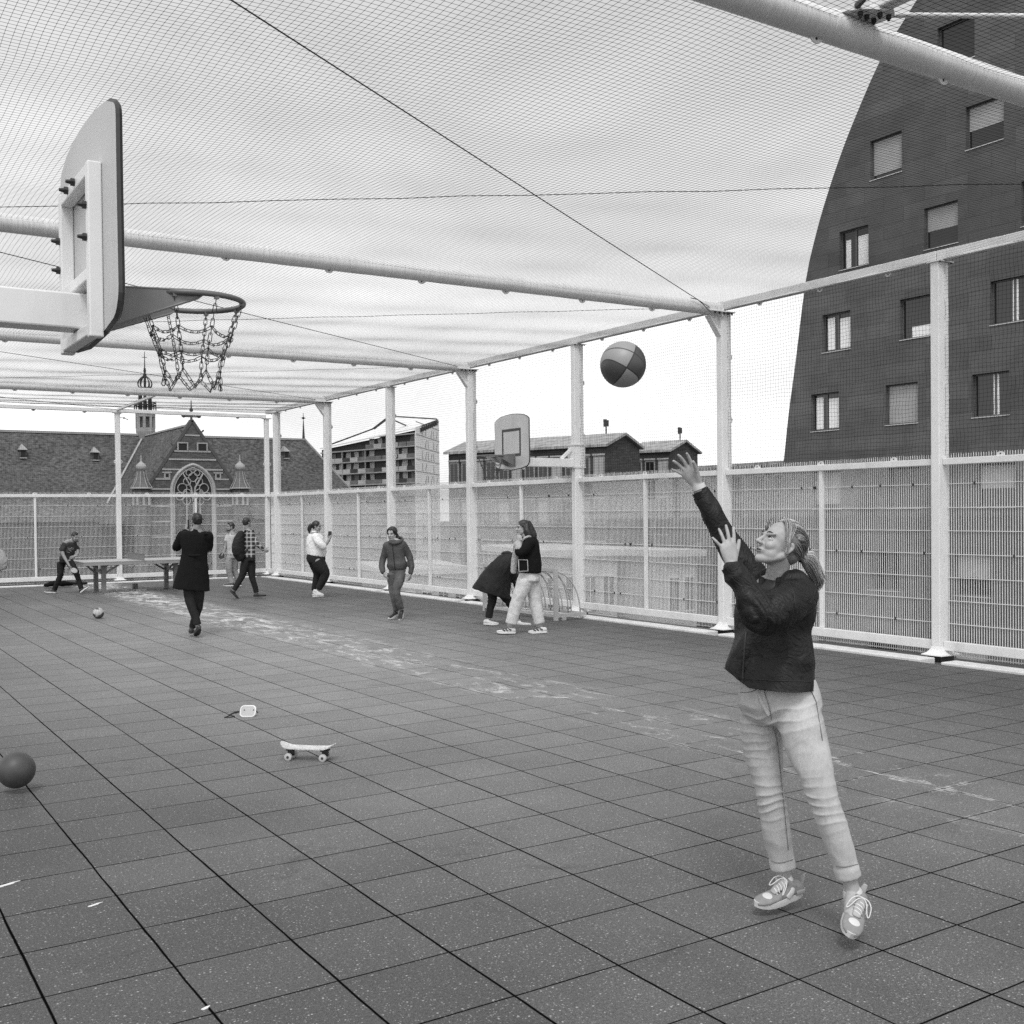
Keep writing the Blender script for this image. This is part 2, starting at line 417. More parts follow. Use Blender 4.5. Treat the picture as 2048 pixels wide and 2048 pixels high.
for (a, b, l) in cabs:
    n = 24; a = V3(*a, 4.83); b = V3(*b, 4.83)
    if b[1] > 26: b[2] = 4.78
    lev = 'level' in l
    pts = []
    for k in range(n + 1):
        s_ = k / n; p = a + (b - a) * s_; p[2] += (.05 - .25 * ((1 - s_) if a[0] < 0 else s_) + .006 * sin(k * 2.4)) if lev else .02; pts.append(p)
    mb = MB(); mb.tube(pts, .0052 if not lev else .0034, 6); o = obj('roof_cable', mb, M_cable if not lev else M_cord)
    tag(o, l, 'cable', 'cables bracing the net roof')
# cable loop at the corner of the first tube
mb = MB(); mb.tube([(PX - .75, TYS[1] - .10, 4.95), (PX - .62, TYS[1] - .12, 4.93), (PX - .5, TYS[1] - .12, 4.86), (PX - .42, TYS[1] - .12, 4.80), (PX - .36, TYS[1] - .1, 4.79)], .006, 6)
tag(obj('cable_tail', mb, M_cable), 'loose dark cable tail curling over the tube end at the post by the raised arm', 'cable')

# ------------------------------------------------------------------ nets
def net_mesh(P, U, Vv, nu, nv, r, knot, sag=None, jit=0):
    """cords along U and V directions of a rectangle; P origin; triangular section cords; numpy arrays"""
    P = np.asarray(P, float); U = np.asarray(U, float); Vv = np.asarray(Vv, float)
    N = unit(np.cross(U, Vv)); uu = unit(U); vv = unit(Vv)
    verts = []; faces = []; off = 0
    def pos(s, t):
        s = np.asarray(s); t = np.asarray(t)
        p = P + s[..., None] * U + t[..., None] * Vv
        d = sag(s, t) if sag is not None else 0 * s
        p = p + d[..., None] * N
        if jit:
            j = jit * (np.sin(s * 23.1 + t * 7.7) * .6 + np.sin(s * 61 + t * 31 + 1.3) * .4); k = jit * (np.sin(t * 27.3 + s * 9.1) * .6 + np.sin(t * 47 + s * 37 + 2.1) * .4)
            p = p + j[..., None] * vv + k[..., None] * uu
        return p
    tri = [np.array(q) for q in ((0, 1.0), (-.87, -.5), (.87, -.5))]
    for along in (0, 1):
        nl = nv if along == 0 else nu
        seg = 40
        L = np.arange(nl + 1) / nl; S = np.linspace(0, 1, seg + 1)
        LL, SS = np.meshgrid(L, S, indexing='ij')
        c = pos(SS, LL) if along == 0 else pos(LL, SS)
        a1 = vv if along == 0 else uu
        ring = np.stack([c + r * (q[0] * a1 + q[1] * N) for q in tri], axis=2)   # lines, seg+1, 3, 3
        nv_ = ring.shape[0] * ring.shape[1] * 3
        verts.append(ring.reshape(-1, 3))
        idx = np.arange(nv_).reshape(ring.shape[0], ring.shape[1], 3) + off
        for k in range(3):
            l = (k + 1) % 3
            faces.append(np.stack([idx[:, :-1, k], idx[:, :-1, l], idx[:, 1:, l], idx[:, 1:, k]], -1).reshape(-1, 4))
        off += nv_
    quads = np.concatenate(faces)
    tris = None
    if knot:
        SS, TT = np.meshgrid(np.arange(nu + 1) / nu, np.arange(nv + 1) / nv, indexing='ij')
        c = pos(SS, TT).reshape(-1, 3)
        off4 = np.array([uu, -uu * .5 + vv * .87, -uu * .5 - vv * .87, N * 0]) * knot
        off4[:3] -= N * knot * .4; off4[3] = N * knot * .9
        kv = (c[:, None, :] + off4[None]).reshape(-1, 3)
        base = (np.arange(len(c)) * 4 + off)[:, None]
        tris = np.concatenate([base + np.array(q) for q in ((0, 1, 2), (0, 3, 1), (1, 3, 2), (2, 3, 0))])
        verts.append(kv)
    Vx = np.concatenate(verts)
    me = bpy.data.meshes.new('net')
    nq = len(quads); ntr = 0 if tris is None else len(tris)
    me.vertices.add(len(Vx)); me.vertices.foreach_set('co', Vx.astype(np.float32).ravel())
    loops = quads.ravel() if tris is None else np.concatenate([quads.ravel(), tris.ravel()])
    me.loops.add(len(loops)); me.loops.foreach_set('vertex_index', loops.astype(np.int32))
    st = np.concatenate([np.arange(nq) * 4, nq * 4 + np.arange(ntr) * 3]).astype(np.int32)
    me.polygons.add(nq + ntr); me.polygons.foreach_set('loop_start', st)
    me.update(calc_edges=True); me.materials.append(M_cord)
    return me
PITCH = .05
def sagfun(s, t): return -(.06 * np.sin(pi * s) * np.sin(pi * t) + .008 * np.sin(s * 40 + t * 9) * np.sin(pi * s) + .01 * np.sin(t * 31 + s * 11) * np.sin(pi * t))
roofs = [((2.2, -4.55), (10.89, TYS[0]), 'ceiling net in front of the thick near roof tube at the top right', .0034),
         ((-1.1, TYS[0]), (10.89, TYS[1]), 'nearest large ceiling net of dark square mesh overhead', .0036),
         ((-1.1, TYS[1]), (10.89, TYS[2]), 'ceiling net between the first and second roof tubes behind the hoop', .004),
         ((-1.1, TYS[2]), (10.89, TYS[3]), 'ceiling net above the church gable between the two farther tubes', 0),
         ((-1.1, TYS[3]), (10.89, BY - .06), 'farthest narrow ceiling net next to the back fence', 0)]
for (a, b, l, kn) in roofs:
    nu = int((b[0] - a[0]) / PITCH); nv = int((b[1] - a[1]) / PITCH)
    me = net_mesh((a[0], a[1], 4.865), (b[0] - a[0], 0, 0), (0, b[1] - a[1], 0), nu, nv, .0012, kn, sagfun, .006)
    o = bpy.data.objects.new('ceiling_net', me); COL.objects.link(o); tag(o, l, 'net', 'nets closing the court')
snl = ['square mesh side net at the right edge over the dark facade', 'square mesh side net between the nearest post and the post behind the raised arm',
       'square mesh side net behind the flying basketball', 'square mesh side net around the far hoop', 'square mesh side net behind the walking woman, over the construction site',
       'square mesh side net left of the construction site building', 'square mesh side net over the hipped end of the church roof']
for i in range(7):
    a, b = ends[i] + .062, ends[i + 1] - .062
    if i == 0: a = -2.2
    me = net_mesh((PX + .02, a, 2.44), (0, b - a, 0), (0, 0, 2.41), int((b - a) / PITCH), 48, .0016, .0046 if i < 4 else 0, lambda s, t: .03 * np.sin(pi * s) * np.sin(pi * t), .010)
    o = bpy.data.objects.new('side_net', me); COL.objects.link(o); tag(o, snl[i], 'net', 'nets closing the court')
for i in range(2):
    a, b = BXS[i + 1] + .07, BXS[i] - .07
    me = net_mesh((b, BY, 2.44), (a - b, 0, 0), (0, 0, 2.285), int((b - a) / PITCH), 46, .0014, 0, lambda s, t: .03 * np.sin(pi * s) * np.sin(pi * t), .010)
    o = bpy.data.objects.new('side_net', me); COL.objects.link(o)
    tag(o, ['square mesh back net in front of the church gable', 'square mesh back net in front of the long slate roof'][i], 'net', 'nets closing the court')

# ------------------------------------------------------------------ grating fence panels
def glass_mat():
    t = NT('thin_clear_pane'); nt = t.t; nt.nodes.remove(t.b)
    tr = nt.nodes.new('ShaderNodeBsdfTransparent'); tr.inputs[0].default_value = (.93, .93, .93, 1)
    gl = nt.nodes.new('ShaderNodeBsdfGlossy'); gl.inputs['Roughness'].default_value = .03
    fr = nt.nodes.new('ShaderNodeFresnel'); fr.inputs['IOR'].default_value = 1.5
    mx = nt.nodes.new('ShaderNodeMixShader'); out = nt.nodes['Material Output']
    f2 = t.mth('MULTIPLY', fr.outputs[0], .32, clamp=True); geo = nt.nodes.new('ShaderNodeNewGeometry')
    nt.links.new(f2, mx.inputs[0]); nt.links.new(tr.outputs[0], mx.inputs[1]); nt.links.new(gl.outputs[0], mx.inputs[2]); nt.links.new(mx.outputs[0], out.inputs[0])
    return t.m
M_glass = glass_mat()
RODS = [.42, .70, .985, 1.27, 1.555, 1.84, 2.13]
def panel(label, A, B, inward, grp, glass=True, shift=0.0):
    """fence bay from A to B (xy), inward = unit vector towards the court"""
    A = V3(*A, 0); B = V3(*B, 0); d = unit(B - A); L = np.linalg.norm(B - A); inn = V3(*inward, 0)
    t = thing('grating_fence', label, 'fence', (A + B) / 2, grp)
    def pt(s, o, z): return A + d * s - inn * o + V3(0, 0, z)
    def rail(z0, z1, w, name):
        m_ = MB(); m_.bar(pt(.0, w / 2 - .02, (z0 + z1) / 2), pt(L, w / 2 - .02, (z0 + z1) / 2), w, z1 - z0); return obj(name, m_, M_white, t, bevel=.006)
    tr = rail(2.36, 2.44, .08, 'top_rail'); rail(.095, .21, .07, 'bottom_rail')
    for s_ in (.17, .5, .83): add_lug(tr, pt(L * s_, .02, 2.438), inn, (0, 0, 1), .055)
    m_ = MB(); m_.bar(pt(L / 2, .03, .211), pt(L / 2, .03, 2.359), .055, .06, up=inn); obj('mullion', m_, M_white, t, bevel=.005)
    for half in (0, 1):
        s0 = .012 if half == 0 else L / 2 + .02; s1 = L / 2 - .02 if half == 0 else L - .012
        n = int((s1 - s0) / .0333); g = MB()
        for k in range(n + 1):
            s_ = s0 + (s1 - s0) * k / n
            c0 = pt(s_, .085, .02); g.bar(pt(s_, .086, .015), pt(s_, .086, 2.50 + random.uniform(-.004, .004)), .0062, .0065, up=inn)
        for z in RODS: g.bar(pt(s0 - .005, .074, z), pt(s1 + .005, .074, z), .007, .009, up=inn)
        g.bar(pt(s0, .074, .035), pt(s1, .074, .035), .008, .02, up=inn)
        ob = obj('grating', g, M_whiteb, t)
        c_ = MB()
        for z in (RODS[0], RODS[3], RODS[6]):
            for q in range(random.randint(1, 3)):
                s_ = random.uniform(s0 + .05, s1 - .05); c_.bar(pt(s_ - .01, .066, z), pt(s_ + .01, .066, z), .012, .035, up=(0, 0, 1))
        if len(c_.v): obj('clip', c_, M_black, ob)
        if glass:
            p_ = MB(); p_.bar(pt(s0 - .005, .112, 1.27), pt(s1 + .005, .112, 1.27), .004, 2.14); obj('pane', p_, M_glass, t)
    return t
fpl = ['white grating fence bay at the right edge, beyond the nearest post', 'white grating fence bay behind the throwing woman, between the two nearest posts',
       'white grating fence bay behind the throwing woman\'s raised hand, right of the bike rack', 'white grating fence bay behind the dark jacket woman and the bike rack',
       'white grating fence bay right of the walking woman in the hooded jacket', 'grey looking grating fence bay left of the walking woman in the hooded jacket',
       'grey looking grating fence bay behind the woman in the white top', 'narrow sliver of grating fence closing the far corner']
for i in range(8):
    a, b = ends[i] + .064, ends[i + 1] - .064
    if i == 0: a = -1.5
    if i == 7: continue
    panel(fpl[i], (PX - .02, a), (PX - .02, b), (-1, 0), 'grating bays of the right hand fence')
m_ = MB()
t = thing('grating_fence', fpl[7], 'fence', (PX, 25.8, 0), 'grating bays of the right hand fence')
m_.bar((PX - .02, PYS[7] + .064, 2.40), (PX - .02, BY - .07, 2.40), .08, .08); m_.bar((PX - .02, PYS[7] + .064, .15), (PX - .02, BY - .07, .15), .07, .115); obj('rails', m_, M_white, t)
g = MB(); n = 18
for k in range(n): y = PYS[7] + .08 + (BY - PYS[7] - .18) * k / (n - 1); g.bar((PX + .06, y, .015), (PX + .06, y, 2.50), .017, .0042, up=(0, 1, 0))
for z in RODS: g.bar((PX + .045, PYS[7] + .07, z), (PX + .045, BY - .08, z), .007, .009)
obj('grating', g, M_whiteb, t)
panel('white grating bay of the back fence behind the man in the long coat', (BXS[1] + .07, BY - .02), (BXS[0] - .07, BY - .02), (0, -1), 'grating bays of the back fence', glass=False)
panel('white grating bay of the back fence behind the man bending with a bat, at left', (BXS[2] + .07, BY - .02), (BXS[1] - .07, BY - .02), (0, -1), 'grating bays of the back fence', glass=False)
# ------------------------------------------------------------------ basketball hoops
M_board = mat('backboard_grey', .50, .42, .06, 2.5, stain=.22)
M_ring = mat('ring_steel_painted', .13, .42, .12, 12)
M_brk = mat('ring_bracket', .19, .45, .15, 7, stain=.2)
M_chain = mat('galvanised_chain', .10, .42, .2, 40, metal=.6)
M_arm = mat('hoop_arm_paint', .72, .42, .05, 4, stain=.12)
M_mark = mat('board_marking', .045, .5, .1, 9)

def hoop(label, bx, by, dirx, post_x, rz=2.80, zb=2.60, lines=True, netcol=None, wide=1.10, high=.90):
    """board plane X=bx facing dirx (+1/-1) towards the ring"""
    t = thing('basketball_hoop', label, 'basketball hoop', (bx, by, zb), 'basketball hoops')
    def F(x, y, z): return V3(bx + dirx * x, by + y, zb + z)
    # board outline: rounded lower corners, arched top
    hw = wide / 2; out = []
    def arc(cy, cz, r, a0, a1, n=6): return [(cy + r * cos(radians(a0 + (a1 - a0) * i / n)), cz + r * sin(radians(a0 + (a1 - a0) * i / n))) for i in range(n + 1)]
    out += arc(-hw + .12, .135, .12, 180, 265, 6)
    out += [(-hw * .5, -.012), (0, -.030), (hw * .5, -.012)]
    out += arc(hw - .12, .135, .12, 275, 360, 6)
    out += [(hw - .006, .5)] + arc(hw - .066, .795, .06, 0, 75, 4)
    for i in range(1, 10):
        y = (hw - .05) * (1 - i / 5); out.append((y, .858 + .067 * (1 - (y / hw) ** 2)))
    out += arc(-hw + .066, .795, .06, 105, 180, 4) + [(-hw + .006, .5)]
    b = MB(); b.prism([F(0, y, z) for y, z in out], (dirx * .026, 0, 0)); board = obj('backboard', b, M_board, t)
    e = MB(); e.tube([F(.013, y, z) for y, z in out], .0125, 4, closed=True); obj('edge_trim', e, M_dark, t)
    if lines:
        def frame(y0, y1, z0, z1, w):
            q = MB()
            for a_, b_ in (((y0, z0), (y1, z0 + w)), ((y0, z1 - w), (y1, z1)), ((y0, z0 + w), (y0 + w, z1 - w)), ((y1 - w, z0 + w), (y1, z1 - w))):
                q.box(np.minimum(F(.0262, a_[0], a_[1]), F(.029, b_[0], b_[1])), np.maximum(F(.0262, a_[0], a_[1]), F(.029, b_[0], b_[1])))
            return q
        obj('target_square', frame(-.30, .30, .20, .68, .045), M_mark, board)
    # frame on the back: square tube
    fr = MB()
    for y in (-.28, .28): fr.bar(F(-.029, y, -.035), F(-.029, y, .675), .05, .056, up=(1, 0, 0))
    for z in (.645, .225, .0): fr.bar(F(-.029, -.254, z), F(-.029, .254, z), .054, .05, up=(0, 0, 1))
    frm = obj('back_frame', fr, M_arm, t, bevel=.006)
    for y, z in ((-.27, .50), (-.27, .37), (.285, .47), (.285, .34), (-.05, .648), (.09, .648)):
        q = MB(); q.tube([F(-.05, y, z), F(-.092, y, z)], [.014, .007], 6); q.tube([F(-.05, y, z), F(-.072, y, z)], .0165, 6); obj('bolt', q, M_black, frm)
    # arm
    a = MB(); a.bar(F(-.002, 0, .105), V3(post_x, by, zb + .105), .14, .15); obj('arm', a, M_arm, t, bevel=.008)
    sx = post_x + dirx * .10
    g = MB(); g.bar(V3(post_x + dirx * .34, by, zb + .18), V3(post_x + dirx * .10, by, zb + .37), .04, .05); obj('arm_brace', g, M_arm, t)
    c = MB(); c.box((post_x - .13, by - .11, zb + .02), (post_x + .13, by + .11, zb + .045)); c.box((post_x - .13, by - .11, zb + .42), (post_x + .13, by + .11, zb + .445))
    c.box((post_x + .105, by - .10, zb + .05), (post_x + .12, by + .10, zb + .42)); c.box((post_x - .12, by - .10, zb + .05), (post_x - .105, by + .10, zb + .42)); obj('clamp', c, M_arm, t)
    # ring and its side gussets
    rc = .22 + .225; z = rz - zb
    r = MB(); r.tube([F(rc + .23 * cos(a_), .23 * sin(a_), z) for a_ in np.linspace(0, 2 * pi, 49)[:-1]], .0125, 10, closed=True); ring = obj('ring', r, M_ring, t, smooth=True)
    for s in (-1, 1):
        q = MB(); y0 = s * .105
        pr = [(.03, z + .012), (.40, z + .012), (.437, z - .004), (.41, z - .022), (.03, z - .17)]
        q.prism([F(x, y0 + (x - .03) * s * .285 - .003, zz) for x, zz in pr], (0, .006, 0))
        q.tube([F(x, y0 + (x - .03) * s * .285, zz) for x, zz in pr], .006, 6, closed=True)
        obj('gusset', q, M_brk, t)
    q = MB(); q.box(np.minimum(F(.027, -.13, z - .18), F(.036, .13, z + .03)), np.maximum(F(.027, -.13, z - .18), F(.036, .13, z + .03)))
    q.prism([F(.036, -.10, z + .008), F(.036, .10, z + .008), F(.17, .10, z + .008), F(.17, -.10, z + .008)], (0, 0, .006)); obj('ring_plate', q, M_brk, t)
    # chain net
    ch = MB()
    def link_(c, ax, sd, L=.036, w=.0078, tr=.0020):
        ax = unit(ax); sd = unit(sd - ax * (sd @ ax)); pts = []
        for k in range(10):
            a_ = 2 * pi * k / 10; p = V3(cos(a_) * w, 0, sin(a_) * w); h = (L / 2 - w) * (1 if sin(a_) >= 0 else -1)
            pts.append(c + sd * p[0] + ax * (p[2] + h))
        ch.tube(pts, tr, 5, closed=True)
    def chain(p, q, sagv=0):
        p = np.asarray(p); q = np.asarray(q); L = np.linalg.norm(q - p) * (1 + sagv); n = max(2, int(round(L / .030)))
        d = unit(q - p); s1 = unit(np.cross(d, V3(.3, .5, .81))); s2 = np.cross(d, s1)
        for k in range(n):
            u = (k + .5) / n; c = p + (q - p) * u - V3(0, 0, sagv * 4 * u * (1 - u) * .5)
            u2 = u + .5 / n; u1 = u - .5 / n
            a1 = p + (q - p) * u1 - V3(0, 0, sagv * 2 * u1 * (1 - u1)); a2 = p + (q - p) * u2 - V3(0, 0, sagv * 2 * u2 * (1 - u2))
            link_(c, a2 - a1, s1 if k % 2 else s2, L=np.linalg.norm(a2 - a1) + .010)
    NS = 8; rs = [(.229, 0.0), (.185, -.125), (.150, -.22), (.128, -.315), (.125, -.375)]
    rng = random.Random(3)
    P = [[F(rc + rr * cos(2 * pi * (k + .25 + (.0 if i < 4 else .5)) / NS), rr * sin(2 * pi * (k + .25 + (.0 if i < 4 else .5)) / NS), z - .012 + h + rng.uniform(-.012, .012) * (i > 0)) for k in range(NS)] for i, (rr, h) in enumerate(rs)]
    for k in range(NS):
        for i in range(3): chain(P[i][k], P[i + 1][k])
        l = (k + 1) % NS
        chain(P[1][k], P[1][l], .05); chain(P[2][k], P[2][l], .04)
        chain(P[3][k], P[4][k]); chain(P[3][l], P[4][k]); 
        hk = MB()
    obj('chain_net', ch, M_chain if netcol is None else netcol, t)
    hk = MB()
    for k in range(NS):
        p = P[0][k] + V3(0, 0, .004); hk.bar(p - V3(0, 0, .012), p + V3(0, 0, .006), .018, .018)
    obj('net_hooks', hk, M_ring, ring)
    return t
hoop('near basketball hoop at upper left seen from behind with a dark chain net', .30, -.53, 1, -1.02)
hoop('far basketball hoop on the right fence seen from the front with a dark target square', 9.58, 10.47, -1, PX, high=.9)
# the post that carries the near hoop (left fence, just outside the picture)
make_post('white post just outside the left edge that carries the near hoop', -1.12, -.53, .16, .16, 4.835)
for i, y in enumerate(TYS[1:]):
    make_post(['white post of the left side carrying the first tube', 'white post of the left side carrying the second tube', 'white post of the left side carrying the farthest tube'][i], -1.12, y + .0, .16, .16, 4.73)

# ------------------------------------------------------------------ balls
def ball_uv(c, r, R3=None): 
    mb = MB(); mb.sphere(c, r, 48, 32); return mb
def basketball_mat():
    t = NT('basketball_skin')
    rot = t.vscale((1, 1, 1), rot=(.55, .95, .2))
    sep = t.n('ShaderNodeSeparateXYZ'); t.lk(rot, sep.inputs[0]); x, y, z = sep.outputs
    R_ = .12
    ax = t.mth('ABSOLUTE', x); az = t.mth('ABSOLUTE', z)
    bow = t.mth('ABSOLUTE', t.mth('SUBTRACT', ax, t.mth('ADD', .055, t.mth('MULTIPLY', t.mth('MULTIPLY', y, y), 3.6))))
    l = t.mth('MINIMUM', t.mth('MINIMUM', ax, az), bow)
    seam = t.remap(l, .0022, .0050, 1.0, 0.0)
    inner = t.mth('LESS_THAN', ax, t.mth('ADD', .055, t.mth('MULTIPLY', t.mth('MULTIPLY', y, y), 3.6)))
    sgn = t.mth('GREATER_THAN', z, 0.0)
    alt = t.mth('ABSOLUTE', t.mth('SUBTRACT', inner, sgn))
    base = t.mix(alt, .27, .065)
    t.col(t.mix(seam, base, .03)); t.rough(.42); t.bump(t.noise(420, 2), .25, .002); return t.m
mb = MB(); mb.sphere((0, 0, 0), .12, 48, 32)
bk = obj('basketball', mb, basketball_mat(), smooth=True); bk.location = tuple(at_d(1246, 729, 5.7))
tag(bk, 'two tone basketball flying in the air right of the centre', 'ball')
mb = MB(); mb.sphere((0, 0, 0), .12, 48, 32)
rbm = mat('rubber_ball', .055, .5, .25, 9, bump=.15, bscale=350, bdist=.002)
rb = obj('playground_ball', mb, rbm, smooth=True); p = ground(36, 1588); rb.location = (p[0] + .0, p[1] + .05, .150)
tag(rb, 'plain dark rubber ball at the left edge of the floor', 'ball')
def soccer_mat():
    t = NT('handball_skin')
    vo = t.n('ShaderNodeTexVoronoi'); vo.inputs['Scale'].default_value = 13; t.lk(t.co, vo.inputs['Vector'])
    sp = t.n('ShaderNodeSeparateColor'); t.lk(vo.outputs['Color'], sp.inputs[0])
    ed = t.n('ShaderNodeTexVoronoi', feature='DISTANCE_TO_EDGE'); ed.inputs['Scale'].default_value = 13; t.lk(t.co, ed.inputs['Vector'])
    c = t.mix(t.mth('GREATER_THAN', sp.outputs[0], .62), .42, .06); c = t.mix(t.mth('LESS_THAN', ed.outputs['Distance'], .03), c, .12)
    t.col(c); t.rough(.45); return t.m
mb = MB(); mb.sphere((0, 0, 0), .098, 32, 24)
sb = obj('football', mb, soccer_mat(), smooth=True); p = ground(197, 1237); sb.location = (p[0], p[1], .097)
tag(sb, 'small patterned football on the floor at left', 'ball')

# ------------------------------------------------------------------ skateboard
def build_skateboard():
    a = ground(583, 1521); b = ground(641, 1523); c = (a + b) / 2
    d = unit(b - a); d[2] = 0; d = unit(d); s = V3(-d[1], d[0], 0); c = c + s * .045
    t = thing('skateboard', 'mini skateboard with pale patterned deck lying on the floor tiles', 'skateboard', c)
    L = .435; W = .125; rows = []
    def prof(u): # height along length
        e = max(0, abs(u) - .62) / .38
        return .083 + .034 * e ** 1.6 - .004 * (1 - abs(u))
    dk = MB(); n = 24; m = 8
    top = []; bot = []
    for i in range(n + 1):
        u = -1 + 2 * i / n; k = 1.0 if abs(u) < .72 else sqrt(max(.02, 1 - ((abs(u) - .72) / .285) ** 2))
        rt = []; rb_ = []
        for j in range(m + 1):
            v = -1 + 2 * j / m
            p = c + d * u * L / 2 + s * v * W / 2 * k + V3(0, 0, prof(u) + .006 * v * v)
            rt.append(p + V3(0, 0, .009)); rb_.append(p)
        top.append(rt); bot.append(rb_)
    rings = []
    for i in range(n + 1): rings.append(top[i] + bot[i][::-1])
    dk.loft(rings)
    dm = NT('deck_print'); n1 = dm.noise(55, 3, .6, dist=2.5); n2 = dm.noise(18, 2)
    dm.col(dm.mix(dm.remap(n1, .55, .62, 0., 1.), dm.remap(n2, .3, .7, .55, .72), .22)); dm.rough(.5)
    obj('deck', dk, dm.m, t, smooth='angle')
    wm = mat('skate_wheel', .45, .5, .1, 40)
    for e in (-1, 1):
        o = c + d * e * .135
        tr = MB(); tr.bar(o + V3(0, 0, .078), o + V3(0, 0, .040), .035, .04, up=d); tr.tube([o - s * .058 + V3(0, 0, .028), o + s * .058 + V3(0, 0, .028)], .007, 8); tr.bar(o + V3(0, 0, .079), o + V3(0, 0, .070), .07, .055, up=d)
        tk = obj('truck', tr, M_black, t)
        for k in (-1, 1):
            q = o + s * k * .056
            w = MB(); w.tube([q - s * .013 + V3(0, 0, .028), q - s * .010 + V3(0, 0, .028), q + s * .010 + V3(0, 0, .028), q + s * .013 + V3(0, 0, .028)], [.023, .028, .028, .023], 20)
            wh = obj('wheel', w, wm, tk, smooth='angle')
            h = MB(); h.tube([q - s * .0145 + V3(0, 0, .028), q + s * .0145 + V3(0, 0, .028)], .0105, 12); obj('bearing', h, M_dark, wh)
build_skateboard()

# ------------------------------------------------------------------ small white plate with a cord
def build_plate():
    p = ground(495, 1434); t = thing('plastic_plate', 'small white plastic plate with two holes and a dark cord on the floor', 'plate', p)
    r = V3(RIGHT[0], RIGHT[1], 0); r = unit(r); up = unit(V3(0, 0, 1) + V3(FWD[0], FWD[1], 0) * .55); nrm = np.cross(r, up)
    c = p + up * .052
    out = []
    hw, hh, rr = .066, .050, .03
    for cx_, cz_, a0 in ((hw - rr, hh - rr, 0), (-hw + rr, hh - rr, 90), (-hw + rr, -hh + rr, 180), (hw - rr, -hh + rr, 270)):
        for i in range(5):
            a = radians(a0 + 22.5 * i); out.append(c + r * (cx_ + rr * cos(a)) + up * (cz_ + rr * sin(a)))
    b = MB(); b.prism(out, nrm * .012); pm = mat('white_plastic', .36, .4, .05, 9); o = obj('plate', b, pm, t)
    e = MB(); e.tube([q + nrm * .006 for q in out], .0085, 6, closed=True); obj('rim', e, mat('white_plastic_rim', .66, .35, .03, 9), t)
    for sx in (-.032, .052):
        h = MB(); h.tube([c + r * sx + up * .01 - nrm * .002, c + r * sx + up * .01 + nrm * .0145], .0062, 8); obj('hole', h, M_black, o)
    cd = MB()
    P = lambda x, y: ground(x, y) + V3(0, 0, .006)
    cd.tube([P(480, 1425), P(465, 1428), P(455, 1434), P(449, 1436), P(460, 1436), P(469, 1434), P(458, 1431), P(470, 1425), P(488, 1423), P(505, 1421), P(513, 1423), P(516, 1426)], .0045, 6)
    obj('cord', cd, M_black, t, smooth=True)
build_plate()
for q, l, sx, sy in (((18, 1769), 'pale paper scrap on the tiles at lower left', .055, .012), ((191, 1810), 'tiny pale scrap right of the lower left scrap', .035, .008), ((412, 2017), 'tiny pale scrap at the bottom edge', .018, .008)):
    p = ground(*q); m_ = MB()
    m_.prism([p + V3(sx * cos(a) * (1 + .3 * sin(3 * a)), sy * sin(a) + sx * .4 * cos(a), .001) for a in np.linspace(0, 2 * pi, 11)[:-1]], (0, 0, .003))
    tag(obj('paper_scrap', m_, mat('paper', .72, .8, .1, 30)), l, 'litter')

# ------------------------------------------------------------------ table tennis table
def build_table():
    X0, X1, Y0, Y1, Z = 4.66, 7.40, 21.32, 22.84, .76
    M_t = mat('table_top_aluminium', .34, .35, .06, 2, stain=.1); M_l = mat('table_steel', .17, .5, .15, 6)
    t = thing('table_tennis_table', 'outdoor table tennis table with a steel net in front of the back fence', 'table', ((X0 + X1) / 2, (Y0 + Y1) / 2, 0))
    b = MB(); b.box((X0, Y0, Z - .012), (X1, Y1, Z)); obj('top', b, M_t, t)
    a = MB(); a.box((X0 + .01, Y0 + .005, Z - .085), (X1 - .01, Y0 + .035, Z - .0125)); a.box((X0 + .01, Y1 - .035, Z - .085), (X1 - .01, Y1 - .005, Z - .0125)); a.box((X0 + .01, Y0 + .036, Z - .085), (X0 + .04, Y1 - .036, Z - .0125)); a.box((X1 - .04, Y0 + .036, Z - .085), (X1 - .01, Y1 - .036, Z - .0125)); obj('apron', a, mat('apron_aluminium', .26, .4, .1, 5), t)
    n = MB(); n.box(((X0 + X1) / 2 - .004, Y0 - .06, Z + .002), ((X0 + X1) / 2 + .004, Y1 + .06, Z + .152)); n.bar(((X0 + X1) / 2, Y0 - .06, Z + .155), ((X0 + X1) / 2, Y1 + .06, Z + .155), .02, .012); obj('net', n, mat('net_plate', .15, .5, .1, 20), t)
    for x in (X0 + .52, X1 - .52):
        for y in (Y0 + .34, Y1 - .34):
            l = MB(); l.box((x - .05, y - .05, 0), (x + .05, y + .05, Z - .086)); obj('leg', l, M_l, t, bevel=.004)
            s = 1 if x < 6 else -1
            k = MB(); k.bar((x + s * .05, y, .48), (x + s * .36, y, Z - .09), .04, .04); k.bar((x - s * .05, y, .48), (x - s * .25, y, Z - .09), .04, .04); obj('brace', k, M_l, t)
        c = MB(); c.bar((x, Y0 + .39, .50), (x, Y1 - .39, .50), .05, .05); obj('crossbar', c, M_l, t)
build_table()
p = ground(270, 1177); m_ = MB(); m_.box((p[0] - .06, p[1] - .06, .0), (p[0] + .06, p[1] + .06, .13)); m_.box((p[0] - .045, p[1] - .075, .02), (p[0] + .045, p[1] - .06, .11))
tag(obj('small_box', m_, mat('small_box', .16, .6, .1, 9), bevel=.01), 'small grey box standing on the floor under the table', 'box')
p = ground(283, 1181); m_ = MB(); m_.lathe([(.02, .0), (.12, .0), (.13, .006), (.12, .012), (.01, .016)], (p[0], p[1], .001), 20)
tag(obj('flat_disc', m_, mat('flat_disc', .75, .5, .1, 9)), 'flat pale disc lying under the table', 'disc')

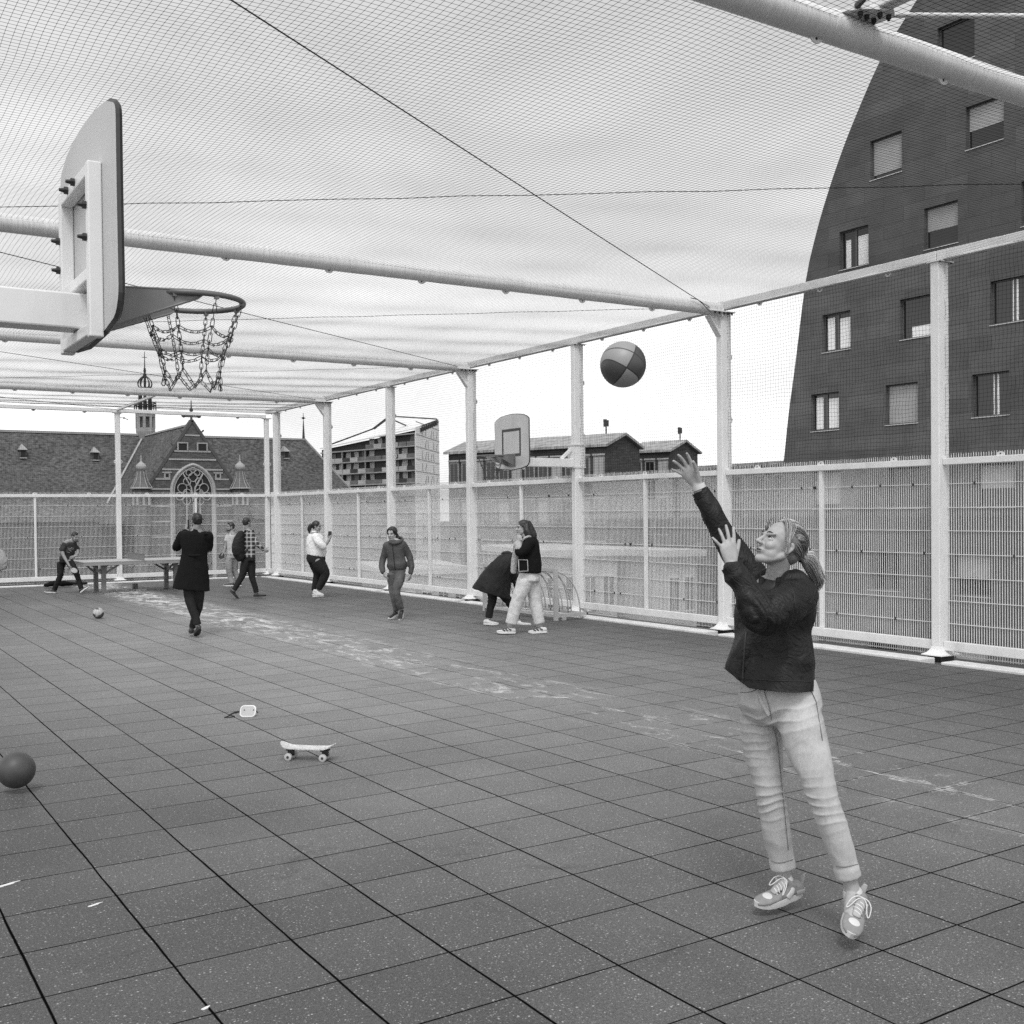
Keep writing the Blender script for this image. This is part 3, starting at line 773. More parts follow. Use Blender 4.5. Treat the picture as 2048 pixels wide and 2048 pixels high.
# ------------------------------------------------------------------ bags on the floor by the back fence
def soft_blob(name, parts, m, vox=.02, parent=None, it=3):
    return remesh_obj(name, parts, m, vox, it, parent)

# ------------------------------------------------------------------ bicycle rack
def build_rack():
    p = ground(1112, 1241); M_r = mat('rack_galvanised', .42, .5, .1, 6, stain=.15)
    t = thing('bike_rack', 'grey steel bicycle rack with curved bars beside the dark jacket woman', 'bicycle rack', p)
    x, y = p[0], p[1]; H = .88; L = 2.3
    for yy in (y, y + L):
        l = MB(); l.box((x - .03, yy - .03, .0), (x + .03, yy + .03, H)); obj('upright', l, M_r, t)
        f = MB(); f.box((x + .031, yy - .03, .05), (x + .62, yy + .03, .11)); f.box((x + .1, yy - .05, .0), (x + .18, yy + .05, .049)); obj('foot', f, M_r, t)
    tb = MB(); tb.box((x - .028, y + .031, H - .06), (x + .028, y + L - .031, H - .002)); obj('top_bar', tb, M_r, t)
    lb = MB(); lb.box((x - .028, y + .031, .055), (x + .028, y + L - .031, .10)); lb.box((x + .56, y + .031, .055), (x + .615, y + L - .031, .105)); obj('base_rail', lb, M_r, t)
    for k in range(9):
        yy = y + .10 + k * (L - .2) / 8
        a = MB(); pts = [(x + .01 + .57 * sin(a_), yy, .10 + (H - .16) * cos(a_)) for a_ in np.linspace(0, pi / 2, 12)]
        a.tube(pts, .011, 8)
        pts2 = [(x + .01 + .36 * sin(a_), yy + .06, .10 + (H - .16) * cos(a_)) for a_ in np.linspace(0, pi / 2, 12)]
        a.tube(pts2, .011, 8); obj('wheel_bar', a, M_r, t, smooth=True)
build_rack()
# bird
p = at_d(248, 836, 60); m_ = MB(); r = V3(RIGHT[0], RIGHT[1], 0)
m_.loft([[p + V3(0, 0, k * .0) + (-FWD * s + 0 * r) for s in (0,)] * 3]) if False else None
m_.sphere(p, (.07, .05, .045), 8, 6)
m_.prism([p + r * .02, p + r * .24 + V3(0, 0, -.10), p + r * .20 + V3(0, 0, -.12), p + FWD * .07], (0, 0, .012)); m_.prism([p - r * .02, p - r * .26 + V3(0, 0, .05), p - r * .22 + V3(0, 0, .02), p + FWD * .07], (0, 0, .012))
tag(obj('bird', m_, M_dark), 'small dark bird gliding in the sky beside the church turret', 'bird')
# ------------------------------------------------------------------ people
def catmull(P, steps):
    P = [np.asarray(p, float) for p in P]; out = []
    for i in range(len(P) - 1):
        p0 = P[max(i - 1, 0)]; p1 = P[i]; p2 = P[i + 1]; p3 = P[min(i + 2, len(P) - 1)]
        for k in range(steps):
            u = k / steps
            out.append(.5 * (2 * p1 + (p2 - p0) * u + (2 * p0 - 5 * p1 + 4 * p2 - p3) * u * u + (3 * p1 - p0 - 3 * p2 + p3) * u ** 3))
    out.append(P[-1]); return out

def limb(mb, pts, rad, side=None, n=16, steps=4, cap=True, ch=1.0):
    """closed tapered loft; rad = list of r or (ra along side, rb across)"""
    R = [(r, r) if not hasattr(r, '__len__') else tuple(r) for r in rad]
    Q = catmull([np.concatenate([np.asarray(p, float), r]) for p, r in zip(pts, R)], steps)
    C = [q[:3] for q in Q]; A = [max(q[3], 1e-4) for q in Q]; B = [max(q[4], 1e-4) for q in Q]
    m = len(C); rings = []; prev = None if side is None else np.asarray(side, float); fr = []
    for i in range(m):
        t = unit(C[min(i + 1, m - 1)] - C[max(i - 1, 0)])
        if prev is None: prev = V3(0, 0, 1) if abs(t[2]) < .8 else V3(1, 0, 0)
        ref = prev if side is None else np.asarray(side, float)
        s = unit(ref - t * (ref @ t)); nn = np.cross(t, s); prev = s; fr.append((t, s, nn))
    def ring(c, s, nn, a, b): return [c + s * a * cos(2 * pi * k / n) + nn * b * sin(2 * pi * k / n) for k in range(n)]
    if cap:
        t, s, nn = fr[0]; h = min(A[0], B[0])
        for e in (80, 55, 28): rings.append(ring(C[0] - t * h * ch * sin(radians(e)), s, nn, A[0] * cos(radians(e)), B[0] * cos(radians(e))))
    for i in range(m): rings.append(ring(C[i], fr[i][1], fr[i][2], A[i], B[i]))
    if cap:
        t, s, nn = fr[-1]; h = min(A[-1], B[-1])
        for e in (28, 55, 80): rings.append(ring(C[-1] + t * h * ch * sin(radians(e)), s, nn, A[-1] * cos(radians(e)), B[-1] * cos(radians(e))))
    mb.loft(rings); return mb

def fold_disp(me, fn):
    me.update(); nv = len(me.vertices); co = np.empty(nv * 3, np.float32); me.vertices.foreach_get('co', co); co = co.reshape(-1, 3)
    no = np.empty(nv * 3, np.float32); me.vertex_normals.foreach_get('vector', no); no = no.reshape(-1, 3)
    d = np.array([fn(Vector(p)) for p in co], np.float32)
    me.vertices.foreach_set('co', (co + no * d[:, None]).ravel()); me.update()

def remesh_obj(name, mb, m, vox, it=2, parent=None, fold=None, label=None):
    me = bpy.data.meshes.new(name + '_src'); me.from_pydata(mb.v, [], mb.f)
    bm = bmesh.new(); bm.from_mesh(me); bmesh.ops.recalc_face_normals(bm, faces=bm.faces); bm.to_mesh(me); bm.free()
    o = bpy.data.objects.new(name, me); COL.objects.link(o)
    md = o.modifiers.new('r', 'REMESH'); md.mode = 'VOXEL'; md.voxel_size = vox; md.use_smooth_shade = True
    dg = bpy.context.evaluated_depsgraph_get(); dg.update()
    nm = bpy.data.meshes.new_from_object(o.evaluated_get(dg)); o.modifiers.clear()
    bm = bmesh.new(); bm.from_mesh(nm)
    for _ in range(it): bmesh.ops.smooth_vert(bm, verts=bm.verts, factor=.5, use_axis_x=True, use_axis_y=True, use_axis_z=True)
    bm.to_mesh(nm); bm.free(); nm.name = name
    if fold: fold_disp(nm, fold)
    nm.polygons.foreach_set('use_smooth', [True] * len(nm.polygons))
    nm.materials.clear(); nm.materials.append(m); o.data = nm; bpy.data.meshes.remove(me)
    if parent is not None:
        o.parent = parent; o.matrix_parent_inverse = parent.matrix_basis.inverted()
    if label: o['label'] = label
    return o

def cloth_fold(amp, f=9.0, stretch=(1, 1, .45), seed=0):
    off = Vector((seed * 3.1, seed * 1.7, seed * 2.3))
    def fn(p):
        q = Vector((p.x * f * stretch[0], p.y * f * stretch[1], p.z * f * stretch[2])) + off
        w = noise.noise_vector(q * .6) * .7
        a = 1 - abs(noise.noise(q + w)) * 2.2; b = noise.noise(q * 2.3 + w)
        return amp * (a * .75 + b * .45 - .35)
    return fn

def cloth_mat(name, g, rough=.75, weave=500, wr=.5, scale=14, var=.14, spec=.3, fade=0):
    t = NT(name); n1 = t.noise(scale, 5, .65, dist=.8); n2 = t.noise(weave, 2)
    c = t.mth('MULTIPLY', t.remap(n1, .3, .7, g * (1 - var), g * (1 + var)), t.remap(n2, .3, .7, .88, 1.12))
    if fade: c = t.mth('MULTIPLY', c, t.remap(t.noise(3.5, 3), .35, .65, 1 - fade, 1 + fade))
    t.col(c); t.rough(rough); t.spec(spec * .5); t.bump(t.mth('ADD', t.mth('MULTIPLY', n1, 1.0), t.mth('MULTIPLY', n2, .12)), min(1, wr * 1.5), .016); return t.m
M_skin = mat('skin', .35, .48, .16, 38, spec=.4, bump=.3, bscale=260, bdist=.002)
M_skin2 = mat('skin_tan', .26, .5, .10, 22, spec=.4)
M_hairb = mat('hair_black', .012, .45, .5, 60, stretch=(1, 1, .3)); M_haird = mat('hair_dark_brown', .022, .45, .5, 60, stretch=(1, 1, .3))
M_lip = mat('lips', .16, .45, .1, 30); M_eyew = mat('eye_white', .55, .25, .05, 30); M_eyed = mat('eye_dark', .012, .2, .1, 30)

class Frame:
    """local frame: x right, y forward, z up, origin c"""
    def __init__(s, c, fwd, up=None):
        s.c = np.asarray(c, float); s.y = unit(fwd); up = V3(0, 0, 1) if up is None else np.asarray(up, float)
        s.x = unit(np.cross(s.y, up)); s.z = np.cross(s.x, s.y); s.M = np.array([s.x, s.y, s.z]).T
    def __call__(s, x, y, z): return s.c + s.M @ V3(x, y, z)

def cdir(r, u, f): return unit(RIGHT * r + UPV * u + FWD * f)

def head_parts(mb, F, k=1.0, female=True, neck_to=None, neck_r=.050):
    e = lambda x, y, z, a, b, c, n=24: mb.sphere(F(x * k, y * k, z * k), (a * k, b * k, c * k), n, n * 2 // 3, F.M)
    L = lambda P, R, **q: limb(mb, [F(*(np.array(p) * k)) for p in P], [r * k for r in R], **q)
    e(0, -.012, .028, .073, .092, .085); e(0, .030, -.022, .058, .058, .078)
    jw = .049 if female else .054
    L([(-jw, -.002, -.045), (-.036, .046, -.080), (0, .070, -.092), (.036, .046, -.080), (jw, -.002, -.045)], [.018, .017, .017, .017, .018]); [e(s_ * .030, .040, -.055, .030, .036, .036, 16) for s_ in (-1, 1)]; e(0, .055, -.066, .030, .028, .034, 16)
    e(0, .076, -.090, .018, .015, .016)
    L([(-.046, .072, .026), (-.022, .083, .021), (0, .084, .018), (.022, .083, .021), (.046, .072, .026)], [.008, .009, .008, .009, .008])
    L([(0, .084, .016), (0, .098, -.006), (0, .110, -.024)], [.0075, .0085, .0105]); e(-.011, .098, -.027, .008, .010, .007, 12); e(.011, .098, -.027, .008, .010, .007, 12)
    e(-.035, .062, -.026, .022, .024, .024); e(.035, .062, -.026, .022, .024, .024)
    L([(-.022, .080, -.055), (-.008, .090, -.051), (.008, .090, -.051), (.022, .080, -.055)], [.004, .0062, .0062, .004]); L([(-.018, .081, -.062), (0, .089, -.064), (.018, .081, -.062)], [.004, .0068, .004])
    for s in (-1, 1):
        L([(s * .070, .006, .006), (s * .078, -.010, .016), (s * .079, -.019, .0), (s * .074, -.006, -.028), (s * .070, .004, -.026)], [.0055, .006, .006, .006, .005]); e(s * .071, -.006, -.006, .006, .012, .020, 12)
    if neck_to is not None:
        limb(mb, [F(0, -.022 * k, -.045 * k), (F(0, -.028 * k, -.08 * k) + neck_to) / 2, neck_to], [neck_r * .98, neck_r, neck_r * 1.15])

def eyes_and_mouth(F, parent, k=1.0, fine=False):
    for s in (-1, 1):
        if fine:
            e = MB(); e.sphere(F(s * .031 * k, .0700 * k, .003 * k), (.0135 * k, .0125 * k, .0105 * k), 16, 12, F.M); ey = obj('eye', e, M_eyew, parent, smooth=True)
            i = MB(); i.sphere(F(s * .031 * k + .0, .0790 * k, .0060 * k), (.0062 * k, .0042 * k, .0062 * k), 12, 8, F.M); obj('iris', i, M_eyed, ey, smooth=True)
            l = MB(); limb(l, [F(s * .018 * k, .079 * k, .005 * k), F(s * .029 * k, .0835 * k, .0125 * k), F(s * .045 * k, .0755 * k, .0060 * k)], [.0010, .0020, .0014], n=6); obj('eyelid', l, M_haird, ey, smooth=True)
        else:
            e = MB(); e.sphere(F(s * .031 * k, .0765 * k, .004 * k), (.013 * k, .007 * k, .006 * k), 10, 8, F.M); obj('eye', e, M_eyed, parent, smooth=True)
        b = MB(); limb(b, [F(s * .014 * k, .0905 * k, .024 * k), F(s * .030 * k, .0885 * k, .030 * k), F(s * .050 * k, .0745 * k, .026 * k)], [.0022, .0032, .0015] if fine else [.003, .0045, .002], n=6); obj('eyebrow', b, M_haird, parent, smooth=True)
    m = MB(); limb(m, [F(-.021 * k, .083 * k, -.0555 * k), F(-.007 * k, .0955 * k, -.0530 * k), F(.007 * k, .0955 * k, -.0530 * k), F(.021 * k, .083 * k, -.0555 * k)], [(.0015, .0018), (.003, .0036), (.003, .0036), (.0015, .0018)], n=8)
    limb(m, [F(-.017 * k, .084 * k, -.0625 * k), F(0, .0945 * k, -.0645 * k), F(.017 * k, .084 * k, -.0625 * k)], [.0018, .0045, .0018], n=8); obj('lips', m, M_lip, parent, smooth=True)
    if fine:
        c = MB(); limb(c, [F(-.018 * k, .0875 * k, -.0585 * k), F(0, .0975 * k, -.0585 * k), F(.018 * k, .0875 * k, -.0585 * k)], [.0008, .0014, .0008], n=6); obj('mouth_line', c, M_eyed, parent)

def hand_parts(mb, w, f, palm, thumb, k=1.0, spread=.14, curl=(.25, .25, .25, .3), tcurl=.2, tang=.75, fan0=None):
    """w wrist, f finger direction, palm normal, thumb side direction"""
    w = np.asarray(w, float); f = unit(f); palm = unit(palm - f * (palm @ f)); s = unit(np.cross(palm, f))
    if s @ thumb < 0: s = -s
    P = lambda a, b, c: w + (f * a + s * b + palm * c) * k
    limb(mb, [P(-.03, 0, 0), P(.0, 0, 0), P(.035, .002, 0), P(.075, 0, 0), P(.090, -.001, .0)], [(.025 * k, .021 * k), (.026 * k, .019 * k), (.036 * k, .0165 * k), (.040 * k, .0135 * k), (.036 * k, .010 * k)], side=s, n=14, steps=3)
    Ls = (.072, .080, .074, .058); ys = (.030, .010, -.0105, -.029); a0 = (.086, .091, .087, .078)
    for i in range(4):
        ang = (1.35 - i * .9) * spread if fan0 is None else fan0[i]
        d = f * cos(ang) + s * sin(ang); p = P(a0[i], ys[i], 0); pts = [P(a0[i] - .03, ys[i] * .9, 0), p]; r0 = (.0088, .0090, .0086, .0076)[i]; rad = [r0 * 1.05 * k, r0 * 1.05 * k]
        c = 0
        for j, fr in enumerate((.44, .31, .25)):
            c += curl[i] * (.6, 1.1, .8)[j]; dd = d * cos(c) + palm * sin(c); p = p + dd * Ls[i] * fr * k; pts.append(p); rad.append(r0 * k * (.96, .88, .74)[j])
        limb(mb, pts, rad, n=10, steps=3)
    d = unit(f * cos(tang) + s * sin(tang) + palm * .25); p = P(.022, .020, .006); pts = [P(.006, .008, .004), p]; rad = [.013 * k, .014 * k]; d2 = d
    for j, fr in enumerate((.040, .032, .026)):
        d2 = unit(d2 + (f * .30 + palm * .35) * tcurl * j); p = p + d2 * fr * k; pts.append(p); rad.append((.0115, .0100, .0078)[j] * k)
    limb(mb, pts, rad, n=10, steps=3)

def shoe(parent, heel, toe, up, L=.27, W=.095, mu=None, ms=None, ankle=None, fine=False, ma=None, laces=None, high=.075, vox=.006):
    heel = np.asarray(heel, float); fy = unit(np.asarray(toe, float) - heel); F = Frame(heel, fy, up)
    k = L / .27
    sec = [(-.004, .022, .040), (.02, .034, .052), (.07, .036, .052), (.12, .039, .045), (.165, .045, .037), (.205, .046, .031), (.24, .038, .027), (.262, .020, .022)]
    up_ = MB(); rings = []
    for y, w, h in sec:
        w *= W / .095; rings.append([F(w * k * cos(a) * (1 if sin(a) < 0 else .93), y * k, (.018 + h * (.5 + .5 * sin(a)) * (1.0 if y > .1 else 1.25)) * k) for a in np.linspace(0, 2 * pi, 17)[:-1]])
    up_.loft(rings)
    ank = F(0, .055 * k, high + .02) if ankle is None else np.asarray(ankle, float)
    limb(up_, [F(0, .060 * k, .045 * k), F(0, .054 * k, .070 * k), F(0, .050 * k, high)], [(.030 * k, .045 * k), (.031 * k, .043 * k), (.033 * k, .040 * k)], side=F.x, n=14, cap=False)
    sh = remesh_obj('shoe', up_, mu, vox, 2, parent)
    so = MB(); n = 20; out = []
    for i in range(n):
        a = 2 * pi * i / n; yy = .129 + .139 * sin(a); ww = (.043 if yy > .12 else .037) * W / .095
        wob = 1.0 - .12 * math.exp(-((yy - .1) / .04) ** 2)
        out.append((ww * cos(a) * wob * (1 if abs(cos(a)) > .1 else 1), yy))
    ringb = [F(x * k * 1.04, y * k, (.000 + .016 * max(0, (y - .2) / .07) ** 2) * k) for x, y in out]; ringm = [F(x * k * 1.08, y * k, (.014 + .014 * max(0, (y - .2) / .07) ** 2) * k) for x, y in out]; ringt = [F(x * k * 1.03, y * k, (.030 + .012 * max(0, (y - .2) / .07) ** 2) * k) for x, y in out]
    so.loft([ringb, ringm, ringt]); obj('sole', so, ms, sh, smooth='angle')
    if fine:
        # overlays: toe box, heel counter, side stripe, tongue, laces
        def band(name, pts, rad, m, side=None): q = MB(); limb(q, pts, rad, side=side, n=10); return obj(name, q, m, sh, smooth=True)
        tb = MB(); tb.sphere(F(0, .188 * k, .0370 * k), (.034 * k, .038 * k, .0165 * k), 20, 14, F.M); obj('toe_patch', tb, ms, sh, smooth=True)
        for s in (-1, 1):
            band('side_patch', [F(s * .037 * k, .105 * k, .034 * k), F(s * .036 * k, .085 * k, .052 * k), F(s * .032 * k, .075 * k, .070 * k)], [(.016, .004), (.015, .004), (.011, .004)], ms, side=F.y)
            band('heel_patch', [F(s * .030 * k, .005 * k, .036 * k), F(s * .035 * k, .05 * k, .040 * k)], [(.014, .004), (.012, .004)], ma, side=F.z)
        band('heel_tab', [F(0, .006 * k, .045 * k), F(0, -.004 * k, .078 * k), F(0, -.012 * k, .100 * k)], [(.014, .006), (.014, .006), (.010, .004)], ma, side=F.x)
        band('tongue', [F(0, .165 * k, .058 * k), F(0, .125 * k, .076 * k), F(0, .098 * k, .104 * k)], [(.018, .005), (.021, .006), (.024, .006)], ma, side=F.x)
        lc = MB()
        for j in range(5):
            y = .158 - j * .013; z = .0655 + j * .0085
            lc.tube([F(-.024 * k, y * k, (z - .012) * k), F(-.008 * k, (y - .004) * k, (z + .002) * k), F(.010 * k, (y - .009) * k, (z + .003) * k), F(.024 * k, (y - .014) * k, (z - .006) * k)], .0028, 6)
        for s in (-1, 1):
            lc.tube([F(*(q_ * k)) for q_ in catmull([V3(0, .098, .110), V3(s * .024, .108, .113), V3(s * .044, .126, .098), V3(s * .050, .146, .066), V3(s * .040, .140, .068), V3(s * .020, .112, .100), V3(0, .1, .111)], 5)], .0026, 6)
        obj('laces', lc, laces, sh, smooth=True)
    return sh

def hair_cap(mb, F, k=1.0, back=.0, thick=1.0, low=0):
    mb.sphere(F(0, (-.023 - back) * k, .036 * k), (.080 * k * thick, .093 * k * thick, .087 * k * thick), 28, 20, F.M)
    mb.sphere(F(0, -.050 * k, (-.012 - low) * k), (.064 * k, .056 * k, .058 * k), 20, 14, F.M)

from mathutils.bvhtree import BVHTree
def surf_fn(*objs):
    """find the point of a garment under a survey ray, lifted off the cloth a little"""
    trees = []
    for o in objs:
        me = o.data; trees.append(BVHTree.FromPolygons([v.co for v in me.vertices], [p.vertices for p in me.polygons]))
    def fn(px, py, lift=.004):
        d = unit(ray(px, py)); best = None
        for t in trees:
            h = t.ray_cast(Vector(CAM), Vector(d))
            if h[0] is not None and (best is None or h[3] < best[3]): best = h
        if best is None: return None
        return np.array(best[0]) - d * lift
    return fn
def ribbon(S, pts, w, th, n=8, steps=3):
    """flat band lying on a garment through survey points"""
    dense = catmull([np.array(p, float) for p in pts], 5)
    P = [S(*q) for q in dense]; P = [p for p in P if p is not None]
    mb = MB()
    for _ in range(2): P = [P[0]] + [(P[i - 1] + 2 * P[i] + P[i + 1]) / 4 for i in range(1, len(P) - 1)] + [P[-1]]
    t = unit(P[-1] - P[0]); side = np.cross(t, FWD)
    limb(mb, P, [(w, th)] * len(P), side=side, n=n, steps=1); return mb
# ------------------------------------------------------------------ the throwing woman (the subject)
def strand_mat(name, a, b):
    t = NT(name); n1 = t.noise(240, 3, .6); t.col(t.remap(n1, .3, .7, a, b)); t.rough(.42); t.spec(.5); return t.m
def build_woman():
    P = lambda x, y, D: at_d(x, y, D)
    W = thing('person', 'woman in a dark jacket and pale jeans on tiptoe, arm raised after throwing the ball', 'person', ground(1640, 1850))
    W['pose'] = 'throwing'
    M_j = NT('dark_nylon'); t = M_j
    n1 = t.noise(13, 4, .6, dist=2.2); wv = t.noise(700, 2); t.col(t.remap(n1, .3, .7, .010, .015)); t.rough(t.remap(n1, .3, .7, .38, .52)); t.spec(.26); t.bump(t.mth('ADD', n1, t.mth('MULTIPLY', wv, .05)), .75, .016); M_j = M_j.m
    t = NT('pale_denim'); n1 = t.noise(6, 4, .6); n2 = t.noise(420, 2, .6, vec=t.vscale((1, 1, .35))); n3 = t.noise(60, 3, .7, vec=t.vscale((1, 1, .25)))
    t.col(t.mth('MULTIPLY', t.mth('MULTIPLY', t.remap(n1, .3, .7, .37, .50), t.remap(n2, .3, .7, .86, 1.14)), t.remap(n3, .3, .7, .93, 1.07))); t.rough(.85); t.spec(.2); t.bump(n2, .25, .003); M_d = t.m
    # ---- head frame
    fwd = cdir(-.87, .40, -.29); upv = cdir(.38, .90, .06)
    F = Frame(P(1560, 1091, 4.80), fwd, upv)
    # ---- torso frame
    tf = unit(RIGHT * -.66 + FWD * -.75); tf[2] = 0; tf = unit(tf); TR = np.cross(tf, V3(0, 0, 1))   # her right
    body = MB(); neckb = P(1554, 1160, 4.86)
    head_parts(body, F, 1.0, True, neckb, .050)
    limb(body, [neckb + V3(0, 0, .02), P(1556, 1185, 4.86), P(1548, 1250, 4.86), P(1550, 1330, 4.86), P(1556, 1395, 4.87), P(1558, 1420, 4.87)], [(.08, .06), (.14, .075), (.13, .09), (.12, .09), (.15, .10), (.14, .09)], side=TR, ch=.15)
    rA = [P(1515, 1176, 5.0), P(1450, 1078, 5.05), P(1408, 1000, 5.05), P(1396, 972, 5.05)]
    lA = [P(1596, 1192, 4.76), P(1566, 1214, 4.62), P(1524, 1235, 4.50), P(1496, 1188, 4.50), P(1476, 1154, 4.512), P(1463, 1131, 4.52)]
    limb(body, rA, [.055, .042, .030, .026]); limb(body, lA, [.050, .042, .034, .030, .027, .026])
    rL = [P(1524, 1425, 4.97), P(1524, 1492, 4.98), P(1541, 1592, 4.96), P(1553, 1671, 5.0), P(1565, 1735, 5.02), P(1568, 1762, 5.03)]
    lL = [P(1592, 1430, 4.80), P(1614, 1492, 4.76), P(1646, 1598, 4.70), P(1670, 1664, 4.70), P(1697, 1752, 4.70), P(1705, 1785, 4.70)]
    limb(body, rL, [.08, .072, .048, .050, .034, .034]); limb(body, lL, [.08, .072, .048, .050, .034, .034])
    # hands: left, back of the hand towards the camera; right, palm towards the camera
    hand_parts(body, P(1463, 1130, 4.52), cdir(-.17, .98, .10), cdir(-.25, 0, .97), RIGHT, .98, fan0=(.22, .06, -.12, -.52), curl=(.10, .10, .12, .12), tcurl=.15, tang=.62)
    hand_parts(body, P(1396, 972, 5.05), cdir(-.55, .82, .05), cdir(-.45, -.35, -.82), cdir(.7, .5, 0), 1.02, fan0=(.36, .10, -.14, -.46), curl=(.20, .22, .22, .16), tcurl=.3, tang=.55)
    # feet inside the shoes
    limb(body, [P(1568, 1762, 5.03), P(1545, 1798, 4.98), P(1522, 1810, 4.95)], [.03, .03, .02]); limb(body, [P(1705, 1785, 4.70), P(1702, 1825, 4.62), P(1700, 1855, 4.56)], [.03, .03, .02])
    remesh_obj('body', body, M_skin, .0042, 2, W)
    eyes_and_mouth(F, W, 1.0, True)
    # ---- jacket
    j = MB(); up = V3(0, 0, 1)
    T = lambda x, y: P(x, y, 4.86)
    limb(j, [T(1555, 1166), T(1555, 1186), T(1549, 1220), T(1545, 1262), T(1547, 1312), T(1543, 1348), T(1540, 1385)], [(.095, .080), (.172, .100), (.186, .124), (.170, .128), (.180, .134), (.196, .156), (.204, .172)], side=TR, n=28, cap=False)
    limb(j, [T(1506, 1240), T(1494, 1280), T(1478, 1325), T(1466, 1365)], [(.03, .06), (.05, .075), (.05, .075), (.045, .07)], side=cdir(.9, -.3, .0), n=18, cap=False)
    limb(j, [P(1596, 1192, 4.76), P(1566, 1214, 4.62), P(1524, 1235, 4.49), P(1496, 1188, 4.50), P(1468, 1142, 4.515)], [.086, .080, .068, .054, .046], n=20)
    limb(j, [P(1520, 1182, 5.0), P(1478, 1118, 5.04), P(1448, 1070, 5.05), P(1424, 1024, 5.05), P(1405, 990, 5.05)], [.083, .066, .058, .050, .041], n=20)
    for q in ((1590, 1172, 4.78, .07), (1524, 1172, 4.97, .07)): j.sphere(P(*q[:3]), q[3], 20, 14)
    # collar ring standing up round the neck
    cpts = [neckb + TR * .078 * cos(a) + tf * (.078 * sin(a) - .006) + up * (.012 - .030 * max(0, sin(a))) for a in np.linspace(radians(118), radians(422), 22)]
    limb(j, cpts, [(.034, .013)] * 22, side=up, n=10, steps=1)
    kz = np.array([1522, 1236]); el = P(1524, 1235, 4.49); sh = P(1590, 1190, 4.76)
    base = cloth_fold(.0125, 7.0, (1, 1, .7), 3)
    def jf(p):
        d = base(p); q = np.array(p); e = math.exp(-((np.linalg.norm(q - el) / .13) ** 2))
        if e > .03:
            ax = q - el; u = ax @ unit(sh - el); d += .010 * e * sin(u * 210 + 3 * noise.noise(p * 9))
        return d
    jk = remesh_obj('jacket', j, M_j, .0065, 2, W, jf)
    # even hem: slightly higher at the front corner
    T0 = T(1545, 1364); px1 = 4.86 / FPX
    for v in jk.data.vertices:
        q = np.array(v.co); lat = ((q - T0) @ RIGHT) / px1 + 1545; yh = 1366 + (lat - 1486) * .05 if lat > 1486 else 1364 + (lat - 1486) * .80
        zh = T0[2] - (yh - 1364) * px1
        if q[2] < zh: v.co.z = zh - .12 * min(.03, zh - q[2])
    jk.data.update(); S = surf_fn(jk)
    # zip, hem band, cuffs, strap of a cross body bag, shirt neckline
    zp = MB(); zl = [T(1520, 1190) + tf * .103, T(1506, 1240) + tf * .128, T(1492, 1300) + tf * .135, T(1486, 1360) + tf * .138]
    def cuff(name, c, d, r, m, h=.02):
        q = MB(); d = unit(d); limb(q, [c - d * h, c + d * h], [r, r], n=18, cap=False); return obj(name, q, m, jk, smooth='angle')
    cuff('cuff', P(1466, 1137, 4.516), P(1463, 1131, 4.52) - P(1496, 1188, 4.50), .0455, M_j, .016); cuff('cuff', P(1403, 987, 5.05), P(1396, 972, 5.05) - P(1424, 1024, 5.05), .041, M_j, .014)
    ms_ = mat('strap_grey', .17, .7, .1, 40)
    pass
    obj('zip', ribbon(S, [(1492, 1265), (1489, 1300), (1486, 1340), (1486, 1358)], .004, .003), M_black, jk, smooth=True)
    obj('hem_seam', ribbon(S, [(1492, 1357), (1530, 1360), (1575, 1362), (1622, 1363)], .0016, .0016), M_black, jk, smooth=True)
    obj('shoulder_seam', ribbon(S, [(1578, 1166), (1588, 1186), (1590, 1215)], .0014, .0014), M_black, jk, smooth=True)
    nk = MB(); limb(nk, [neckb + tf * .03 + up * .0, neckb + tf * .062 - up * .05, neckb + tf * .07 - up * .10], [(.06, .03), (.06, .03), (.05, .02)], side=TR); remesh_obj('shirt', nk, M_hairb, .008, 1, W)
    # ---- jeans
    t_ = MB()
    limb(t_, [P(1555, 1364, 4.87), P(1557, 1388, 4.87), P(1559, 1412, 4.87), P(1559, 1432, 4.87)], [(.172, .122), (.184, .130), (.190, .130), (.172, .105)], side=np.cross(unit(tf * .8 + unit(-FWD * V3(1, 1, 0)) * .25), up), n=28, ch=.5)
    limb(t_, [P(1520, 1418, 4.95), P(1524, 1455, 4.97), P(1525, 1492, 4.98), P(1533, 1545, 4.97), P(1541, 1592, 4.96), P(1548, 1630, 4.98), P(1554, 1671, 5.0), P(1564, 1722, 5.02)], [.094, .097, .092, .076, .064, .064, .064, .055], n=24)
    limb(t_, [P(1592, 1420, 4.81), P(1604, 1455, 4.78), P(1614, 1492, 4.76), P(1631, 1545, 4.72), P(1646, 1598, 4.70), P(1658, 1632, 4.70), P(1671, 1668, 4.70), P(1694, 1740, 4.70)], [.098, .100, .094, .078, .066, .064, .061, .052], n=24)
    for a, b, r in ((P(1563, 1717, 5.02), P(1567, 1737, 5.02), .060), (P(1691, 1732, 4.70), P(1697, 1755, 4.70), .057)): limb(t_, [a, b], [(r, r)] * 2, n=24, cap=False)
    kn = [P(1541, 1592, 4.96), P(1646, 1598, 4.70)]; cr = P(1553, 1440, 4.78); cb = cloth_fold(.0035, 10, (1, 1, .8), 8)
